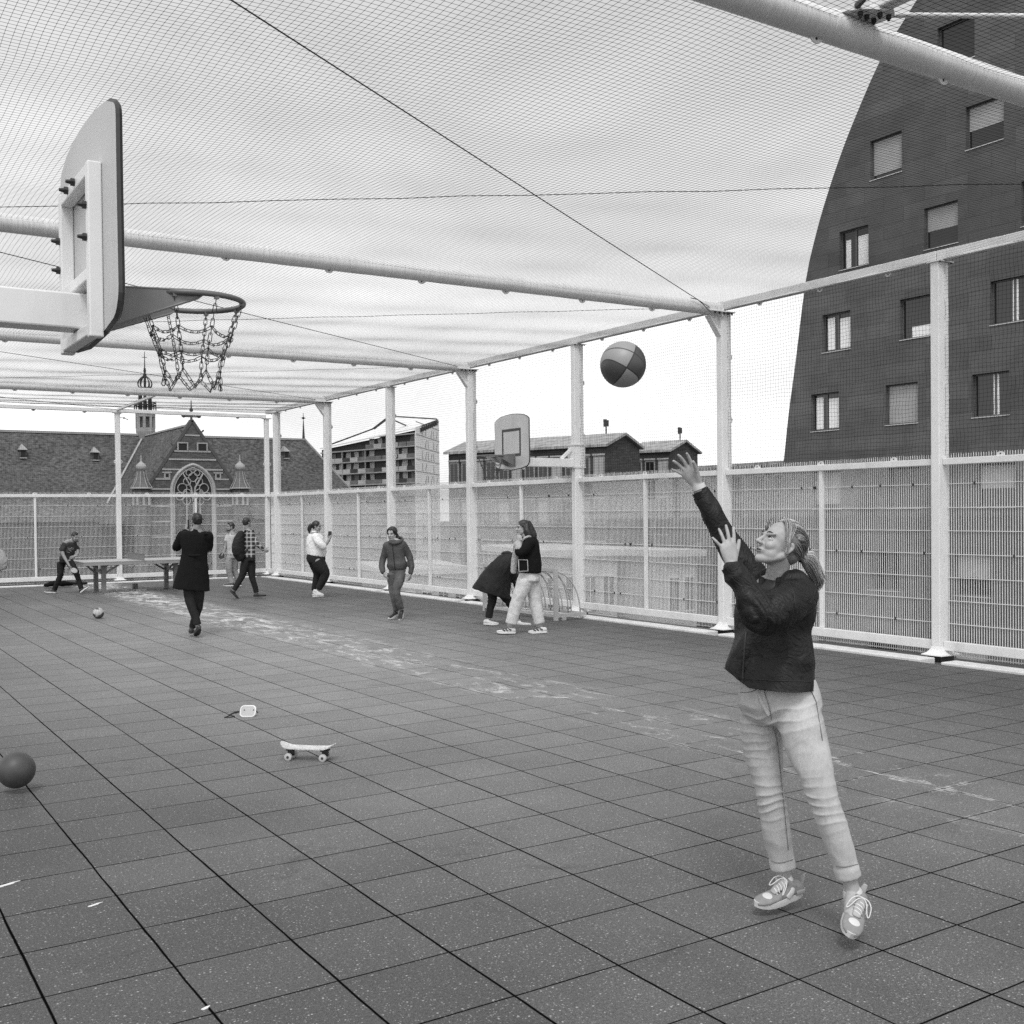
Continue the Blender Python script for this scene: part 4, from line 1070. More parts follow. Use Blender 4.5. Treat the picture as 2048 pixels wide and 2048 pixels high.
    def tfold(p):
        d = cb(p); q = np.array(p)
        for c, amp, wd in ((kn[0], .0078, .10), (kn[1], .0088, .10), (P0_, .0050, .13), (P1_, .0075, .09)):
            dv = q - c; e = math.exp(-(dv[2] / wd) ** 2 - (np.linalg.norm(dv[:2]) / .18) ** 2)
            if e > .03:
                lat = dv @ RIGHT; h = dv[2] - .25 * lat + .018 * noise.noise(p * 11) + .03 * noise.noise(p * 4)
                w = 1 - abs(((h * 22 + .5 * noise.noise(p * 6)) % 1) * 2 - 1); d += amp * e * (w ** 3 - .3) * (.35 + 1.3 * max(0, noise.noise(p * 8 + Vector((3, 1, 7))) + .25))
        return d
    P0_ = P(1524, 1480, 4.95); P1_ = P(1560, 1425, 4.80)
    jn = remesh_obj('jeans', t_, M_d, .0055, 6, W, tfold)
    # seams and fly
    M_seam = mat('seam_thread', .15, .8, .1, 60)
    SJ = surf_fn(jn)
    def seam(pts, w=.0014): obj('seam', ribbon(SJ, pts, w, .0018), M_seam, jn, smooth=True)
    obj('fly', ribbon(SJ, [(1517, 1379), (1522, 1398), (1530, 1416), (1538, 1430)], .009, .003), M_d, jn, smooth=True)
    seam([(1527, 1378), (1533, 1398), (1539, 1416), (1543, 1440)]); seam([(1618, 1374), (1632, 1402), (1637, 1432), (1645, 1480)], .0018); seam([(1580, 1376), (1600, 1384), (1616, 1378)], .0016)
    seam([(1546, 1452), (1556, 1490), (1561, 1540), (1566, 1590), (1571, 1640), (1577, 1700)], .0014); seam([(1480, 1385), (1500, 1384), (1514, 1378)], .0014)
    seam([(1542, 1722), (1560, 1726), (1586, 1719)], .0016); seam([(1672, 1732), (1690, 1734), (1716, 1728)], .0016)
    # ---- shoes
    ms = mat('shoe_suede', .22, .8, .15, 40, bump=.2, bscale=200); mw = mat('shoe_pale', .55, .5, .06, 20); ma = mat('shoe_grey', .33, .7, .12, 30); ml = mat('shoe_laces', .62, .8, .1, 50)
    shoe(W, P(1601, 1789, 5.04), P(1508, 1818, 4.93), cdir(.25, .95, -.10), .265, .098, ms, mw, fine=True, ma=ma, laces=ml, vox=.005)
    shoe(W, P(1712, 1806, 4.74), P(1698, 1868, 4.55), cdir(.04, .62, -.78), .265, .104, ms, mw, fine=True, ma=ma, laces=ml, vox=.005)
    sk = MB(); limb(sk, [P(1568, 1760, 5.03), P(1573, 1776, 5.03)], [(.041, .041), (.043, .043)], n=16); limb(sk, [P(1706, 1786, 4.705), P(1709, 1800, 4.71)], [.042, .044], n=16)
    a_, b_ = MB(), MB(); limb(a_, [P(1569, 1762, 5.03), P(1573, 1778, 5.03)], [.042, .044], n=16); obj('sock', a_, mw, W, smooth=True); limb(b_, [P(1706, 1788, 4.705), P(1709, 1803, 4.71)], [.043, .045], n=16); obj('sock', b_, mw, W, smooth=True)
    # ---- wristbands, ring
    wr = unit(P(1396, 972, 5.05) - P(1408, 1000, 5.05))
    for off, h, m in ((.0, .011, mw), (-.022, .003, M_dark), (-.029, .003, M_dark)):
        c = P(1397, 974, 5.05) + wr * off; q = MB(); limb(q, [c - wr * h, c + wr * h], [.0325] * 2, n=18, cap=False); obj('wristband', q, m, W, smooth='angle')
    # ---- hair
    h = MB(); hair_cap(h, F, 1.0, .002, 1.0, .0); Tq = (-.012, -.112, -.008)
    limb(h, [F(0, -.085, .0), F(*Tq)], [.045, .020])
    limb(h, [F(*Tq), F(-.016, -.150, -.008), F(-.020, -.190, -.034), F(-.022, -.222, -.062)], [(.018, .016), (.036, .026), (.036, .022), (.016, .010)], side=F.z)
    hm = strand_mat('hair_blond', .14, .30); hl = strand_mat('hair_blond_light', .42, .70); hd = strand_mat('hair_blond_dark', .04, .10)
    hr = remesh_obj('hair', h, strand_mat('hair_blond_base', .10, .22), .006, 2, W)
    rng = random.Random(5); hb = BVHTree.FromPolygons([v.co for v in hr.data.vertices], [p.vertices for p in hr.data.polygons]); C0 = V3(0, -.023, .036); A0 = V3(.0825, .0955, .0895); mid = MB(); lite = MB(); drk = MB()
    Td = (V3(*Tq) - C0) / A0; Td = unit(Td)
    for i in range(2300):
        nape = i % 4 == 0
        if nape:
            sg = rng.choice((-1, 1)); th = sg * rng.uniform(1.55, 3.1); d0 = unit(V3(sin(th), cos(th), rng.uniform(-.75, .05)))
        else:
            th = rng.uniform(-2.0, 2.0); d0 = unit(V3(sin(th) * .95, cos(th) * .72, .88 - .42 * abs(th) + rng.uniform(-.12, .12)))
        pts = []; rr = 1.0 + rng.uniform(-.01, .035); wv_ = rng.uniform(0, 6); lump = .018 * sin(th * 9 + 1.0)
        for k in range(12):
            u = k / 11; d = unit(d0 * (1 - u) + Td * u + V3(0, 0, (.0 if nape else .22) * sin(pi * u))); rad = rr + (.012 + lump) * sin(pi * u) - .03 * (u > .95) + .006 * sin(u * 7 + wv_)
            o_ = F(*C0); w_ = unit(F(*(C0 + d * A0)) - o_); hit = hb.ray_cast(Vector(o_), Vector(w_))
            Rr = hit[3] if hit[0] is not None else .09
            if Rr > .125: Rr = .110
            pts.append(o_ + w_ * (Rr + .0012 + (rr - 1.0) * .10 + abs(lump) * .08 * sin(pi * u) + .0006 * sin(u * 7 + wv_)))
        sh_ = noise.noise(Vector((th * 3.2, 1.7, 0))) + rng.uniform(-.45, .45)
        tgt = lite if sh_ > .12 else (mid if sh_ > -.22 else drk)
        tgt.tube(pts, [.0005] + [.0009] * 10 + [.0008], 3)
    for i in range(800):
        a = rng.uniform(0, 2 * pi); r_ = .80 + .30 * rng.random(); o = V3(cos(a) * .7, 0, sin(a)) * r_
        ctl = [V3(*Tq) + o * .013, V3(-.016, -.150, -.004) + o * .040, V3(-.020, -.195, -.034) + o * .040, V3(-.022 + rng.uniform(-.01, .01), -.228 - rng.uniform(0, .026), -.068 - rng.uniform(0, .02)) + o * .028]
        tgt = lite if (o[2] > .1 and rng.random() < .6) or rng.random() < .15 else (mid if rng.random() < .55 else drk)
        tgt.tube([F(*p) for p in catmull(ctl, 4)], [.0009] * 12 + [.0004], 3)
    for i in range(46):   # loose strands falling beside the face to the ear
        s0 = rng.uniform(0, 1)
        ctl = [V3(-.006 - .014 * s0, .056 - .06 * s0, .120), V3(-.060 - .004 * s0, .058 - .062 * s0, .086 + .012 * rng.random()), V3(-.0835, .036 - .03 * s0 + rng.uniform(-.004, .004), .030), V3(-.0845 - rng.uniform(0, .004), .012 - .012 * s0, -.016 - rng.uniform(0, .014))]
        (lite if rng.random() < .4 else mid if rng.random() < .6 else drk).tube([F(*p) for p in catmull(ctl, 4)], [.0007] * 12 + [.0004], 3)
    for i in range(60):
        s0 = rng.uniform(-1, 1); ctl = [V3(.01, .062, .110), V3(.045 + .01 * s0, .070, .085), V3(.066, .055 + .008 * s0, .045)]
        mid.tube([F(*p) for p in catmull(ctl, 4)], [.0008] * 8 + [.0004], 3)
    obj('hair_strands', mid, hm, hr); obj('hair_highlights', lite, hl, hr); obj('hair_lowlights', drk, hd, hr)
    tie = MB(); tie.tube([F(-.012 + .0 * a, -.114, -.008) + (F.x * cos(a) * .017 + F.z * sin(a) * .019) for a in np.linspace(0, 2 * pi, 15)[:-1]], .0045, 6, closed=True); obj('hair_tie', tie, M_black, hr)
    er = MB(); er.tube([F(-.079, -.002, -.036) + (F.z * cos(a) * .006 + F.y * sin(a) * .006) for a in np.linspace(0, 2 * pi, 11)[:-1]], .0012, 5, closed=True); obj('earring', er, mat('silver', .6, .2, .05, 20, metal=1), W)
build_woman()
# ------------------------------------------------------------------ the other players
M_white_cl = cloth_mat('white_knit', .78, .9, 160, .5); M_black_cl = cloth_mat('black_wool', .008, .9, 400, .4); M_navy = cloth_mat('dark_denim', .022, .85, 420, .4)
M_grey_cl = cloth_mat('grey_rain_jacket', .075, .5, 300, .7, 12); M_jeanm = cloth_mat('mid_denim', .115, .85, 420, .4, fade=.25); M_cream = cloth_mat('cream_corduroy', .56, .85, 220, .4)
M_tee = cloth_mat('pale_tee', .46, .85, 300, .5); M_dtee = cloth_mat('dark_tee', .04, .85, 300, .4, var=.5); M_fleece = cloth_mat('fleece', .42, .95, 90, .8); M_dcoat = cloth_mat('dark_raincoat', .02, .5, 300, .6, 10)
M_beige = cloth_mat('beige_cotton', .30, .85, 300, .4); M_sho_w = mat('white_trainer', .62, .5, .12, 60); M_sho_b = mat('black_trainer', .015, .5, .3, 60); M_leath = mat('dark_leather_boot', .035, .4, .2, 20); M_sole_w = mat('white_sole', .7, .5, .05, 30); M_sole_b = mat('dark_sole', .02, .7, .1, 30)
def plaid_mat():
    t = NT('plaid_flannel'); sep = t.n('ShaderNodeSeparateXYZ'); t.lk(t.co, sep.inputs[0])
    a = t.mth('ADD', t.mth('MULTIPLY', sep.outputs[0], .84), t.mth('MULTIPLY', sep.outputs[1], -.54)); b = sep.outputs[2]
    def st(v, f, w): return t.mth('LESS_THAN', t.mth('FRACT', t.mth('MULTIPLY', v, f)), w)
    d = t.mth('ADD', st(a, 11, .5), st(b, 11, .5)); l = t.mth('MAXIMUM', st(t.mth('ADD', a, .03), 11, .13), st(t.mth('ADD', b, .03), 11, .13))
    t.col(t.mix(l, t.remap(d, 0, 2, .20, .02), .50)); t.rough(.85); return t.m
M_plaid = plaid_mat()

def person(label, org, D, head, fwd, neck, torso, tf, arms, legs, shoes, top, bottom, skin=None, hair='short', hairm=None, hips=None, sleeves=(3, 3), hands=(None, None), beard=False, female=True, shoem=None, solem=None, vox=.012, fold=.010, k=1.0, grp='people playing on the roof court', hdrop=None, top_name='jacket', bot_name='trousers', shoeup=None, L=.27, nbody=None, tside=None):
    ox, oy, s = org
    def P(q): return at_d(ox + q[0] / s, oy + q[1] / s, D + (q[2] if len(q) > 2 else 0))
    feet = P(((shoes[0][1][0] + shoes[-1][1][0]) / 2, max(q[1][1] for q in shoes), 0))
    W = thing('person', label, 'person', (feet[0], feet[1], 0), grp); skin = skin or M_skin
    F = Frame(P(head), cdir(*fwd)); up = V3(0, 0, 1)
    tfw = cdir(*tf); tfw[2] = 0; tfw = unit(tfw); TR = np.cross(tfw, up)
    body = MB(); nb = P(neck); head_parts(body, F, k, female, nb, .050 if female else .056)
    tp = [P(q) for q in torso]; tr_ = [(q[3], q[4]) for q in torso]
    nbd = nbody or len(tp); limb(body, [nb] + tp[:nbd], [(.06, .055)] + [(min(a * .72, .14), min(b * .72, .12)) for a, b in tr_[:nbd]], side=TR, ch=.2)
    for i, a in enumerate(arms):
        ap = [P(q) for q in a]; rr = [q[3] for q in a]; nsl = sleeves[i]
        limb(body, ap, [min(r * .78, .05) if j < nsl - 1 else min(r * .85, .042) if j < len(a) - 1 else .026 for j, r in enumerate(rr)])
        d = unit(ap[-1] - ap[-2]); hd = hands[i] or {}
        f = cdir(*hd['f']) if 'f' in hd else d; pl = cdir(*hd['p']) if 'p' in hd else cdir(0, 0, 1) if abs(d @ FWD) < .8 else cdir(1, 0, 0)
        th = cdir(*hd['t']) if 't' in hd else np.cross(f, pl)
        hand_parts(body, ap[-1], f, pl, th, 1.0, curl=hd.get('c', (.45, .5, .5, .55)))
    for l in legs:
        lp = [P(q) for q in l]; limb(body, lp, [q[3] * .72 for q in l])
    remesh_obj('body', body, skin, .0075, 1, W)
    eyes_and_mouth(F, W, k)
    TS = TR if tside is None else cdir(*tside)
    g = MB(); limb(g, tp, tr_, side=TS, n=24, cap=False)
    for i, a in enumerate(arms):
        ns = sleeves[i]; ap = [P(q) for q in a[:ns]]; limb(g, ap, [q[3] for q in a[:ns]], n=16); g.sphere(ap[0] * .75 + tp[min(1, len(tp) - 1)] * .25, a[0][3] * 1.02, 16, 12)
    limb(g, [tp[0], nb * .6 + tp[0] * .4], [(tr_[0][0] * .6, tr_[0][1] * .8), (.068, .066)], side=TR)
    gar = remesh_obj(top_name, g, top, vox, 2, W, cloth_fold(fold, 7, (1, 1, .6), len(label)))
    b = MB(); hp = hips or [(torso[-1][0], torso[-1][1] - 20, torso[-1][2], torso[-1][3] * .92, torso[-1][4] * .92), (torso[-1][0], torso[-1][1] + 25, torso[-1][2], torso[-1][3] * .92, torso[-1][4] * .9)]
    limb(b, [P(q) for q in hp], [(q[3], q[4]) for q in hp], side=TR, n=22, ch=.25)
    for l in legs: limb(b, [P(q) for q in l], [q[3] for q in l], n=18, cap=False)
    bt = remesh_obj(bot_name, b, bottom, vox, 2, W, cloth_fold(fold * .7, 8, (1, 1, .9), len(label) + 3))
    for i, (h_, t_) in enumerate(shoes):
        hh, tt = P(h_), P(t_); d = unit(tt - hh); u = up - d * (up @ d); shoe(W, hh, tt, unit(u), L, .10, shoem or M_sho_w, solem or M_sole_w, vox=.009, high=.085)
    hm = hairm or M_haird; h = MB()
    if hair == 'short': h.sphere(F(0, -.020 * k, .036 * k), (.080 * k, .094 * k, .088 * k), 24, 16, F.M); h.sphere(F(0, -.045 * k, -.005 * k), (.068 * k, .056 * k, .055 * k), 20, 14, F.M); h.sphere(F(0, .045 * k, .098 * k), (.045 * k, .036 * k, .022 * k), 14, 10, F.M)
    else: hair_cap(h, F, k, .0, 1.04, .0)
    if hair == 'pony': limb(h, [F(0, -.10, .02), F(0, -.145, .0), F(0, -.165, -.07), F(.01, -.15, -.15)], [.03, .045, .048, .02])
    if hair == 'tail': limb(h, [F(0, -.09, -.01), F(-.03, -.11, -.05), F(-.06, -.085, -.10), F(-.075, -.05, -.15)], [.03, .034, .03, .012]); [limb(h, [F(s_ * .02, .055, .098), F(s_ * .060, .045, .065), F(s_ * .080, .0, .01), F(s_ * .066, -.04, -.05)], [.012, .018, .022, .02]) for s_ in (-1, 1)]
    if hair == 'long':
        limb(h, [F(-.03, -.05, .06), F(-.075, -.035, -.02), F(-.085, -.06, -.11), F(-.06, -.11, -.2)], [.045, .05, .055, .03]); limb(h, [F(.03, -.05, .06), F(.075, -.035, -.02), F(.08, -.07, -.11), F(.05, -.12, -.2)], [.045, .045, .05, .03]); limb(h, [F(0, -.09, .05), F(0, -.125, -.05), F(0, -.15, -.15), F(0, -.165, -.24)], [.06, .07, .075, .04])
    ho = remesh_obj('hair', h, hm, .009, 1, W, cloth_fold(.007, 26, (1, 1, .5), 4))
    if beard:
        bd = MB(); limb(bd, [F(-.056, .008, -.022), F(-.05, .035, -.072), (F(-.022, .078, -.092)), F(0, .086, -.097), F(.022, .078, -.092), F(.05, .035, -.072), F(.056, .008, -.022)], [.010, .017, .020, .021, .020, .017, .010]); limb(bd, [F(-.024, .088, -.048), F(0, .098, -.042), F(.024, .088, -.048)], [.005, .006, .005]); remesh_obj('beard', bd, M_haird, .006, 1, W)
    return W, P, F, gar, bt

def paddle(label, c, d, nrm, m):
    d = unit(d); nrm = unit(nrm - d * (nrm @ d)); s = np.cross(nrm, d); t = thing('table_tennis_bat', label, 'bat', c)
    b = MB(); b.prism([c + d * (.082 * sin(a)) + s * .076 * cos(a) - nrm * .006 for a in np.linspace(0, 2 * pi, 25)[:-1]], nrm * .012); obj('blade', b, m, t)
    h = MB(); limb(h, [c - d * .075, c - d * .11, c - d * .18], [(.012, .010), (.013, .011), (.016, .012)], side=s, n=10); obj('handle', h, mat('bat_handle', .2, .6, .1, 20), t, smooth=True); return t

# man bending at the table tennis table
oA = (80, 1040, 6.067)
A = person('bearded man in a dark printed t-shirt lunging beside the table tennis table', oA, 26.0, (425, 205, 0), (.80, -.28, -.52), (385, 258, .02),
       [(352, 284, 0, .185, .10), (345, 350, 0, .175, .115), (328, 430, 0, .155, .115), (312, 488, 0, .160, .12)], (.75, 0, -.66),
       [[(288, 303, -.13, .066), (272, 355, -.18, .066), (283, 425, -.2, .048), (350, 545, -.25, .032)], [(420, 300, .12, .06), (452, 345, .14, .06), (455, 400, .08, .045), (425, 440, -.05, .03)]],
       [[(262, 510, .03, .098), (250, 600, .03, .085), (248, 670, .03, .068), (205, 770, .06, .06), (172, 855, .1, .056)], [(360, 510, -.03, .098), (410, 590, -.06, .085), (445, 660, -.08, .068), (475, 750, -.1, .06), (503, 835, -.1, .056)]],
       [((196, 888, .1), (128, 884, .02)), ((492, 888, -.1), (598, 812, -.12))], M_dtee, M_navy, M_skin2, beard=True, female=False, sleeves=(2, 2), shoem=M_sho_b, top_name='t_shirt',
       hands=({'f': (.4, -.85, -.1), 'p': (.7, .3, .3)}, {'f': (-.8, -.3, -.3), 'p': (-.2, 0, .9)}))
pr = MB()
for q in ((352, 345), (385, 352), (370, 375), (350, 395), (395, 340), (360, 360)):
    c = A[1]((q[0], q[1], -.118)); limb(pr, [c - RIGHT * .03 + UPV * .01, c + RIGHT * .03 - UPV * .012], [.007, .004], n=8)
obj('shirt_print', pr, mat('shirt_print', .18, .8, .2, 60), A[3], smooth=True)
Pq = A[1]; paddle('table tennis bat held low by the lunging bearded man', Pq((412, 612, -.28)), Pq((440, 640, -.28)) - Pq((370, 580, -.26)), cdir(.6, .55, -.55), mat('bat_wood', .38, .5, .1, 20))
# man in the long dark coat, seen from behind
oB = (320, 1010, 3.9)
B = person('man seen from behind in a long black coat holding a phone to his face', oB, 16.4, (288, 124, 0), (-.50, .08, .86), (286, 182, .0),
       [(284, 212, 0, .135, .095), (280, 238, 0, .215, .115), (274, 310, 0, .210, .130), (268, 390, 0, .190, .128), (262, 480, 0, .215, .145), (252, 580, 0, .250, .165), (244, 662, 0, .276, .180)], (-.25, 0, .97),
       [[(175, 240, 0, .078), (130, 330, .08, .068), (165, 270, .22, .055), (198, 208, .28, .046)], [(375, 245, 0, .078), (375, 335, .12, .066), (320, 270, .28, .05), (275, 215, .32, .045)]],
       [[(228, 630, -.02, .095), (232, 720, -.03, .082), (248, 800, -.05, .068), (278, 880, -.05, .060), (292, 935, -.05, .056)], [(300, 630, .03, .095), (303, 720, .06, .078), (300, 800, .10, .064), (272, 890, .16, .056), (252, 955, .2, .052)]],
       [((312, 968, -.10), (278, 1030, .09)), ((243, 1003, .10), (248, 985, .36))], M_black_cl, M_navy, M_skin2, hairm=M_hairb, beard=True, female=False, sleeves=(4, 4), shoem=M_leath, solem=M_sole_b, fold=.008, top_name='coat', nbody=5,
       hips=[(268, 560, 0, .16, .11), (266, 640, 0, .165, .115)], hands=({'f': (.15, .95, .2), 'p': (.7, 0, .6)}, None))
Pq = B[1]; m_ = MB(); c = Pq((222, 150, .20)); m_.bar(c - UPV * .07, c + UPV * .07, .01, .07, up=FWD); tag(obj('phone', m_, M_black, bevel=.003), 'dark phone held at the face of the man in the long black coat', 'phone')
m_ = MB()
for s_ in (-1, 1):
    c = Pq((283, 205, 0)) ; limb(m_, [Pq((284 + s_ * 62, 224, -.10)), Pq((284 + s_ * 100, 232, -.05))], [(.018, .007)] * 2, side=FWD, n=8)
limb(m_, [Pq((225, 392, -.135)), Pq((268, 393, -.145)), Pq((312, 392, -.135))], [(.018, .006)] * 3, side=UPV, n=8); obj('belt_and_tabs', m_, M_black_cl, B[3], smooth=True)
gl = MB(); limb(gl, [B[2](-.078, .0, .012), B[2](-.076, .07, .010), B[2](-.03, .098, .008)], [.004] * 3, n=6); obj('glasses', gl, M_black, B[0])
# man in the pale t-shirt with a bat
C = person('bearded man in a pale t-shirt and light trousers holding a dark bat by the corner', oB, 27.9, (550, 172, 0), (-.82, .0, -.55), (557, 214, 0),
       [(562, 236, 0, .185, .10), (560, 290, 0, .165, .11), (562, 345, 0, .150, .11), (566, 388, 0, .155, .12)], (-.72, 0, -.69),
       [[(528, 246, .02, .062), (518, 275, .0, .06), (512, 318, 0, .045), (497, 368, -.05, .03)], [(597, 246, 0, .062), (606, 280, 0, .06), (610, 325, 0, .045), (604, 380, 0, .03)]],
       [[(550, 400, -.02, .096), (540, 450, -.03, .09), (538, 505, -.03, .078), (548, 560, 0, .068), (560, 612, .0, .064)], [(588, 400, .05, .096), (585, 450, .08, .088), (582, 505, .12, .075), (598, 560, .16, .066), (614, 606, .2, .062)]],
       [((578, 632, .02), (500, 634, -.08)), ((636, 632, .2), (575, 634, .12))], M_tee, M_beige, M_skin2, beard=True, female=False, sleeves=(2, 2), shoem=M_sho_b, top_name='t_shirt')
Pq = C[1]; paddle('dark table tennis bat hanging from the hand of the man in the pale t-shirt', Pq((480, 396, -.07)), Pq((477, 412, -.07)) - Pq((494, 372, -.05)), cdir(-.5, .2, -.85), M_black)
# man with plaid shirt and backpack
Dp = person('man in a plaid shirt and dark jeans striding away with a black backpack', oB, 23.9, (677, 140, 0), (.45, .0, .89), (679, 184, .0),
       [(680, 208, 0, .190, .10), (690, 255, 0, .190, .115), (693, 330, 0, .170, .115), (691, 408, 0, .180, .125)], (.55, 0, .83),
       [[(712, 228, -.05, .066), (740, 275, -.05, .058), (765, 312, -.05, .050), (802, 345, .0, .040)], [(645, 228, .12, .066), (620, 290, .2, .056), (612, 340, .22, .05), (635, 395, .25, .04)]],
       [[(672, 430, -.03, .104), (655, 495, -.03, .090), (640, 552, -.03, .074), (608, 610, -.05, .064), (578, 662, -.05, .056)], [(706, 430, .04, .104), (714, 500, .05, .088), (718, 562, .06, .072), (738, 625, .08, .062), (752, 682, .1, .056)]],
       [((545, 672, -.05), (602, 732, .02)), ((732, 716, .08), (824, 712, .16))], M_plaid, M_navy, M_skin2, hairm=M_haird, female=False, sleeves=(4, 4), shoem=M_leath, solem=M_sole_b, top_name='shirt', fold=.006,
       hands=({'f': (.8, -.4, .1), 'c': (.8, .8, .8, .8)}, None))
Pq = Dp[1]; bp = MB(); limb(bp, [Pq((632, 225, -.14)), Pq((612, 290, -.17)), Pq((610, 360, -.17)), Pq((628, 412, -.15))], [(.085, .07), (.130, .10), (.138, .11), (.105, .08)], side=cdir(.8, 0, .6), n=20)
t = thing('backpack', 'black backpack worn by the man in the plaid shirt', 'backpack', Pq((615, 320, -.17)))
bk_ = remesh_obj('bag', bp, M_dcoat, .010, 2, t, cloth_fold(.006, 9, (1, 1, 1), 2))
st = MB(); limb(st, [Pq((640, 235, -.12)), Pq((655, 210, -.11)), Pq((680, 203, -.10)), Pq((690, 212, .02))], [(.028, .007)] * 4, side=cdir(.6, .5, -.6), n=8); limb(st, [Pq((660, 370, -.14)), Pq((678, 352, -.15)), Pq((690, 335, -.13))], [(.02, .006)] * 3, side=UPV, n=8); obj('strap', st, M_black, t, smooth=True)
pk = MB(); limb(pk, [Pq((592, 330, -.28)), Pq((598, 385, -.27))], [(.09, .03), (.085, .03)], side=cdir(.8, 0, .6), n=12); obj('pocket', pk, M_dcoat, t, smooth=True)
# woman in white top with phone
oE = (590, 1020, 5.75)
E_ = person('woman in a white top and dark trousers looking at a raised phone by the fence', oE, 24.1, (250, 190, 0), (.97, -.12, -.18), (226, 250, 0),
       [(228, 275, 0, .180, .120), (232, 325, 0, .205, .185), (238, 400, 0, .215, .205), (247, 470, 0, .215, .222), (240, 525, 0, .205, .205)], (.97, 0, -.2),
       [[(240, 310, -.19, .092), (275, 370, -.25, .086), (325, 418, -.24, .078), (368, 380, -.22, .040), (396, 335, -.2, .032)], [(240, 310, .19, .09), (280, 370, .24, .08), (330, 412, .22, .07), (368, 380, .15, .04), (396, 340, .05, .032)]],
       [[(262, 590, -.10, .155), (308, 665, -.11, .135), (348, 735, -.11, .102), (312, 825, -.1, .088), (266, 912, -.1, .066)], [(230, 590, .1, .155), (250, 670, .11, .125), (262, 745, .11, .10), (240, 840, .1, .082), (222, 928, .1, .064)]],
       [((206, 948, -.1), (336, 994, -.16)), ((204, 1000, .1), (300, 1002, .05))], M_white_cl, M_navy, M_skin2, hair='pony', hairm=M_hairb, sleeves=(3, 3), top_name='jumper', fold=.009,
       hips=[(247, 510, 0, .185, .20), (238, 565, 0, .205, .212), (236, 600, 0, .2, .18)], hands=({'f': (.25, .95, 0), 'p': (.3, 0, .9), 'c': (.2, .2, .2, .2)}, {'f': (.2, .95, 0), 'c': (.3, .3, .3, .3)}))
Pq = E_[1]; m_ = MB(); m_.bar(Pq((401, 298, -.2)), Pq((402, 244, -.2)), .02, .075, up=RIGHT * -1); tag(obj('phone', m_, M_black, bevel=.003), 'phone held upright by the woman in the white top', 'phone')
# woman walking towards us in the hooded jacket
oF = (740, 1040, 5.2)
Fp = person('woman in a grey hooded rain jacket and jeans walking towards the camera', oF, 18.85, (230, 142, 0), (-.36, -.16, -.92), (246, 204, .01),
       [(252, 222, 0, .135, .095), (258, 250, 0, .178, .110), (266, 320, 0, .165, .130), (274, 400, 0, .152, .122), (282, 470, 0, .180, .140), (284, 516, 0, .160, .120)], (-.22, 0, -.97),
       [[(176, 268, -.0, .070), (154, 340, .03, .060), (134, 410, .05, .058), (122, 480, .0, .054), (134, 535, -.08, .048)], [(344, 262, 0, .070), (386, 330, .04, .060), (416, 395, .05, .058), (430, 480, .02, .054), (426, 548, -.02, .048)]],
       [[(318, 555, -.03, .098), (300, 640, -.10, .086), (270, 740, -.17, .072), (296, 830, -.12, .062), (322, 920, -.05, .058)], [(236, 555, .02, .098), (232, 640, .03, .084), (236, 745, .06, .068), (256, 840, .10, .060), (272, 945, .12, .056)]],
       [((338, 960, .03), (315, 1030, -.14)), ((285, 990, .14), (208, 1030, -.05))], M_grey_cl, M_jeanm, M_skin, hair='tail', hairm=M_haird, sleeves=(5, 5), shoem=M_sho_b, fold=.011, bot_name='jeans',
       hands=({'f': (.35, -.9, -.1), 'p': (.8, 0, .3)}, {'f': (-.2, -.95, -.1), 'p': (-.8, 0, .3)}))
Pq = Fp[1]; hd = MB(); limb(hd, [Pq((200, 225, -.10)), Pq((235, 240, -.135)), Pq((290, 236, -.13)), Pq((335, 215, -.05)), Pq((330, 190, .08)), Pq((280, 182, .13)), Pq((225, 196, .08))], [(.030, .022)] * 7, side=UPV, n=10); remesh_obj('hood', hd, M_grey_cl, .010, 2, Fp[3], cloth_fold(.006, 14))
zp = MB(); limb(zp, [Pq((232, 250, -.130)), Pq((240, 330, -.148)), Pq((250, 420, -.150)), Pq((258, 505, -.14))], [(.006, .004)] * 4, side=RIGHT, n=6); obj('zip', zp, M_dcoat, Fp[3], smooth=True)
# person bending over, dark coat
oG = (930, 1020, 4.2)
G = person('person bent far forward in a dark raincoat, half hidden by the long haired woman', oG, 17.75, (440, 480, .15), (.6, -.7, .2), (420, 445, .12),
       [(405, 425, .06, .10, .16), (362, 432, .03, .155, .20), (315, 485, 0, .20, .21), (275, 560, 0, .245, .21), (240, 640, 0, .29, .22), (218, 705, 0, .325, .225)], (.5, 0, -.35),
       [[(395, 450, -.1, .08), (405, 520, -.05, .065), (420, 590, 0, .05), (428, 640, .05, .04)], [(395, 450, .2, .08), (420, 530, .2, .06), (440, 590, .2, .05), (450, 640, .2, .04)]],
       [[(220, 610, .02, .11), (228, 690, .02, .09), (228, 770, .0, .072), (210, 840, 0, .062), (200, 905, .0, .056)], [(270, 620, .15, .11), (320, 700, .15, .09), (370, 770, .15, .072), (410, 850, .12, .06), (440, 925, .1, .054)]],
       [((158, 960, .02), (246, 966, -.06)), ((425, 978, .1), (508, 974, .05))], M_dcoat, M_navy, M_skin, hair='short', sleeves=(4, 4), fold=.012, top_name='coat', nbody=4, tside=(.88, -.47, 0), hips=[(250, 540, .05, .15, .12), (245, 600, .05, .15, .12)])
Pq = G[1]
hd = MB(); limb(hd, [Pq((318, 365, 0)), Pq((365, 362, .02)), Pq((410, 395, .02))], [(.09, .025), (.13, .035), (.09, .03)], side=FWD, n=14); remesh_obj('hood', hd, M_dcoat, .010, 2, G[3], cloth_fold(.007, 12))
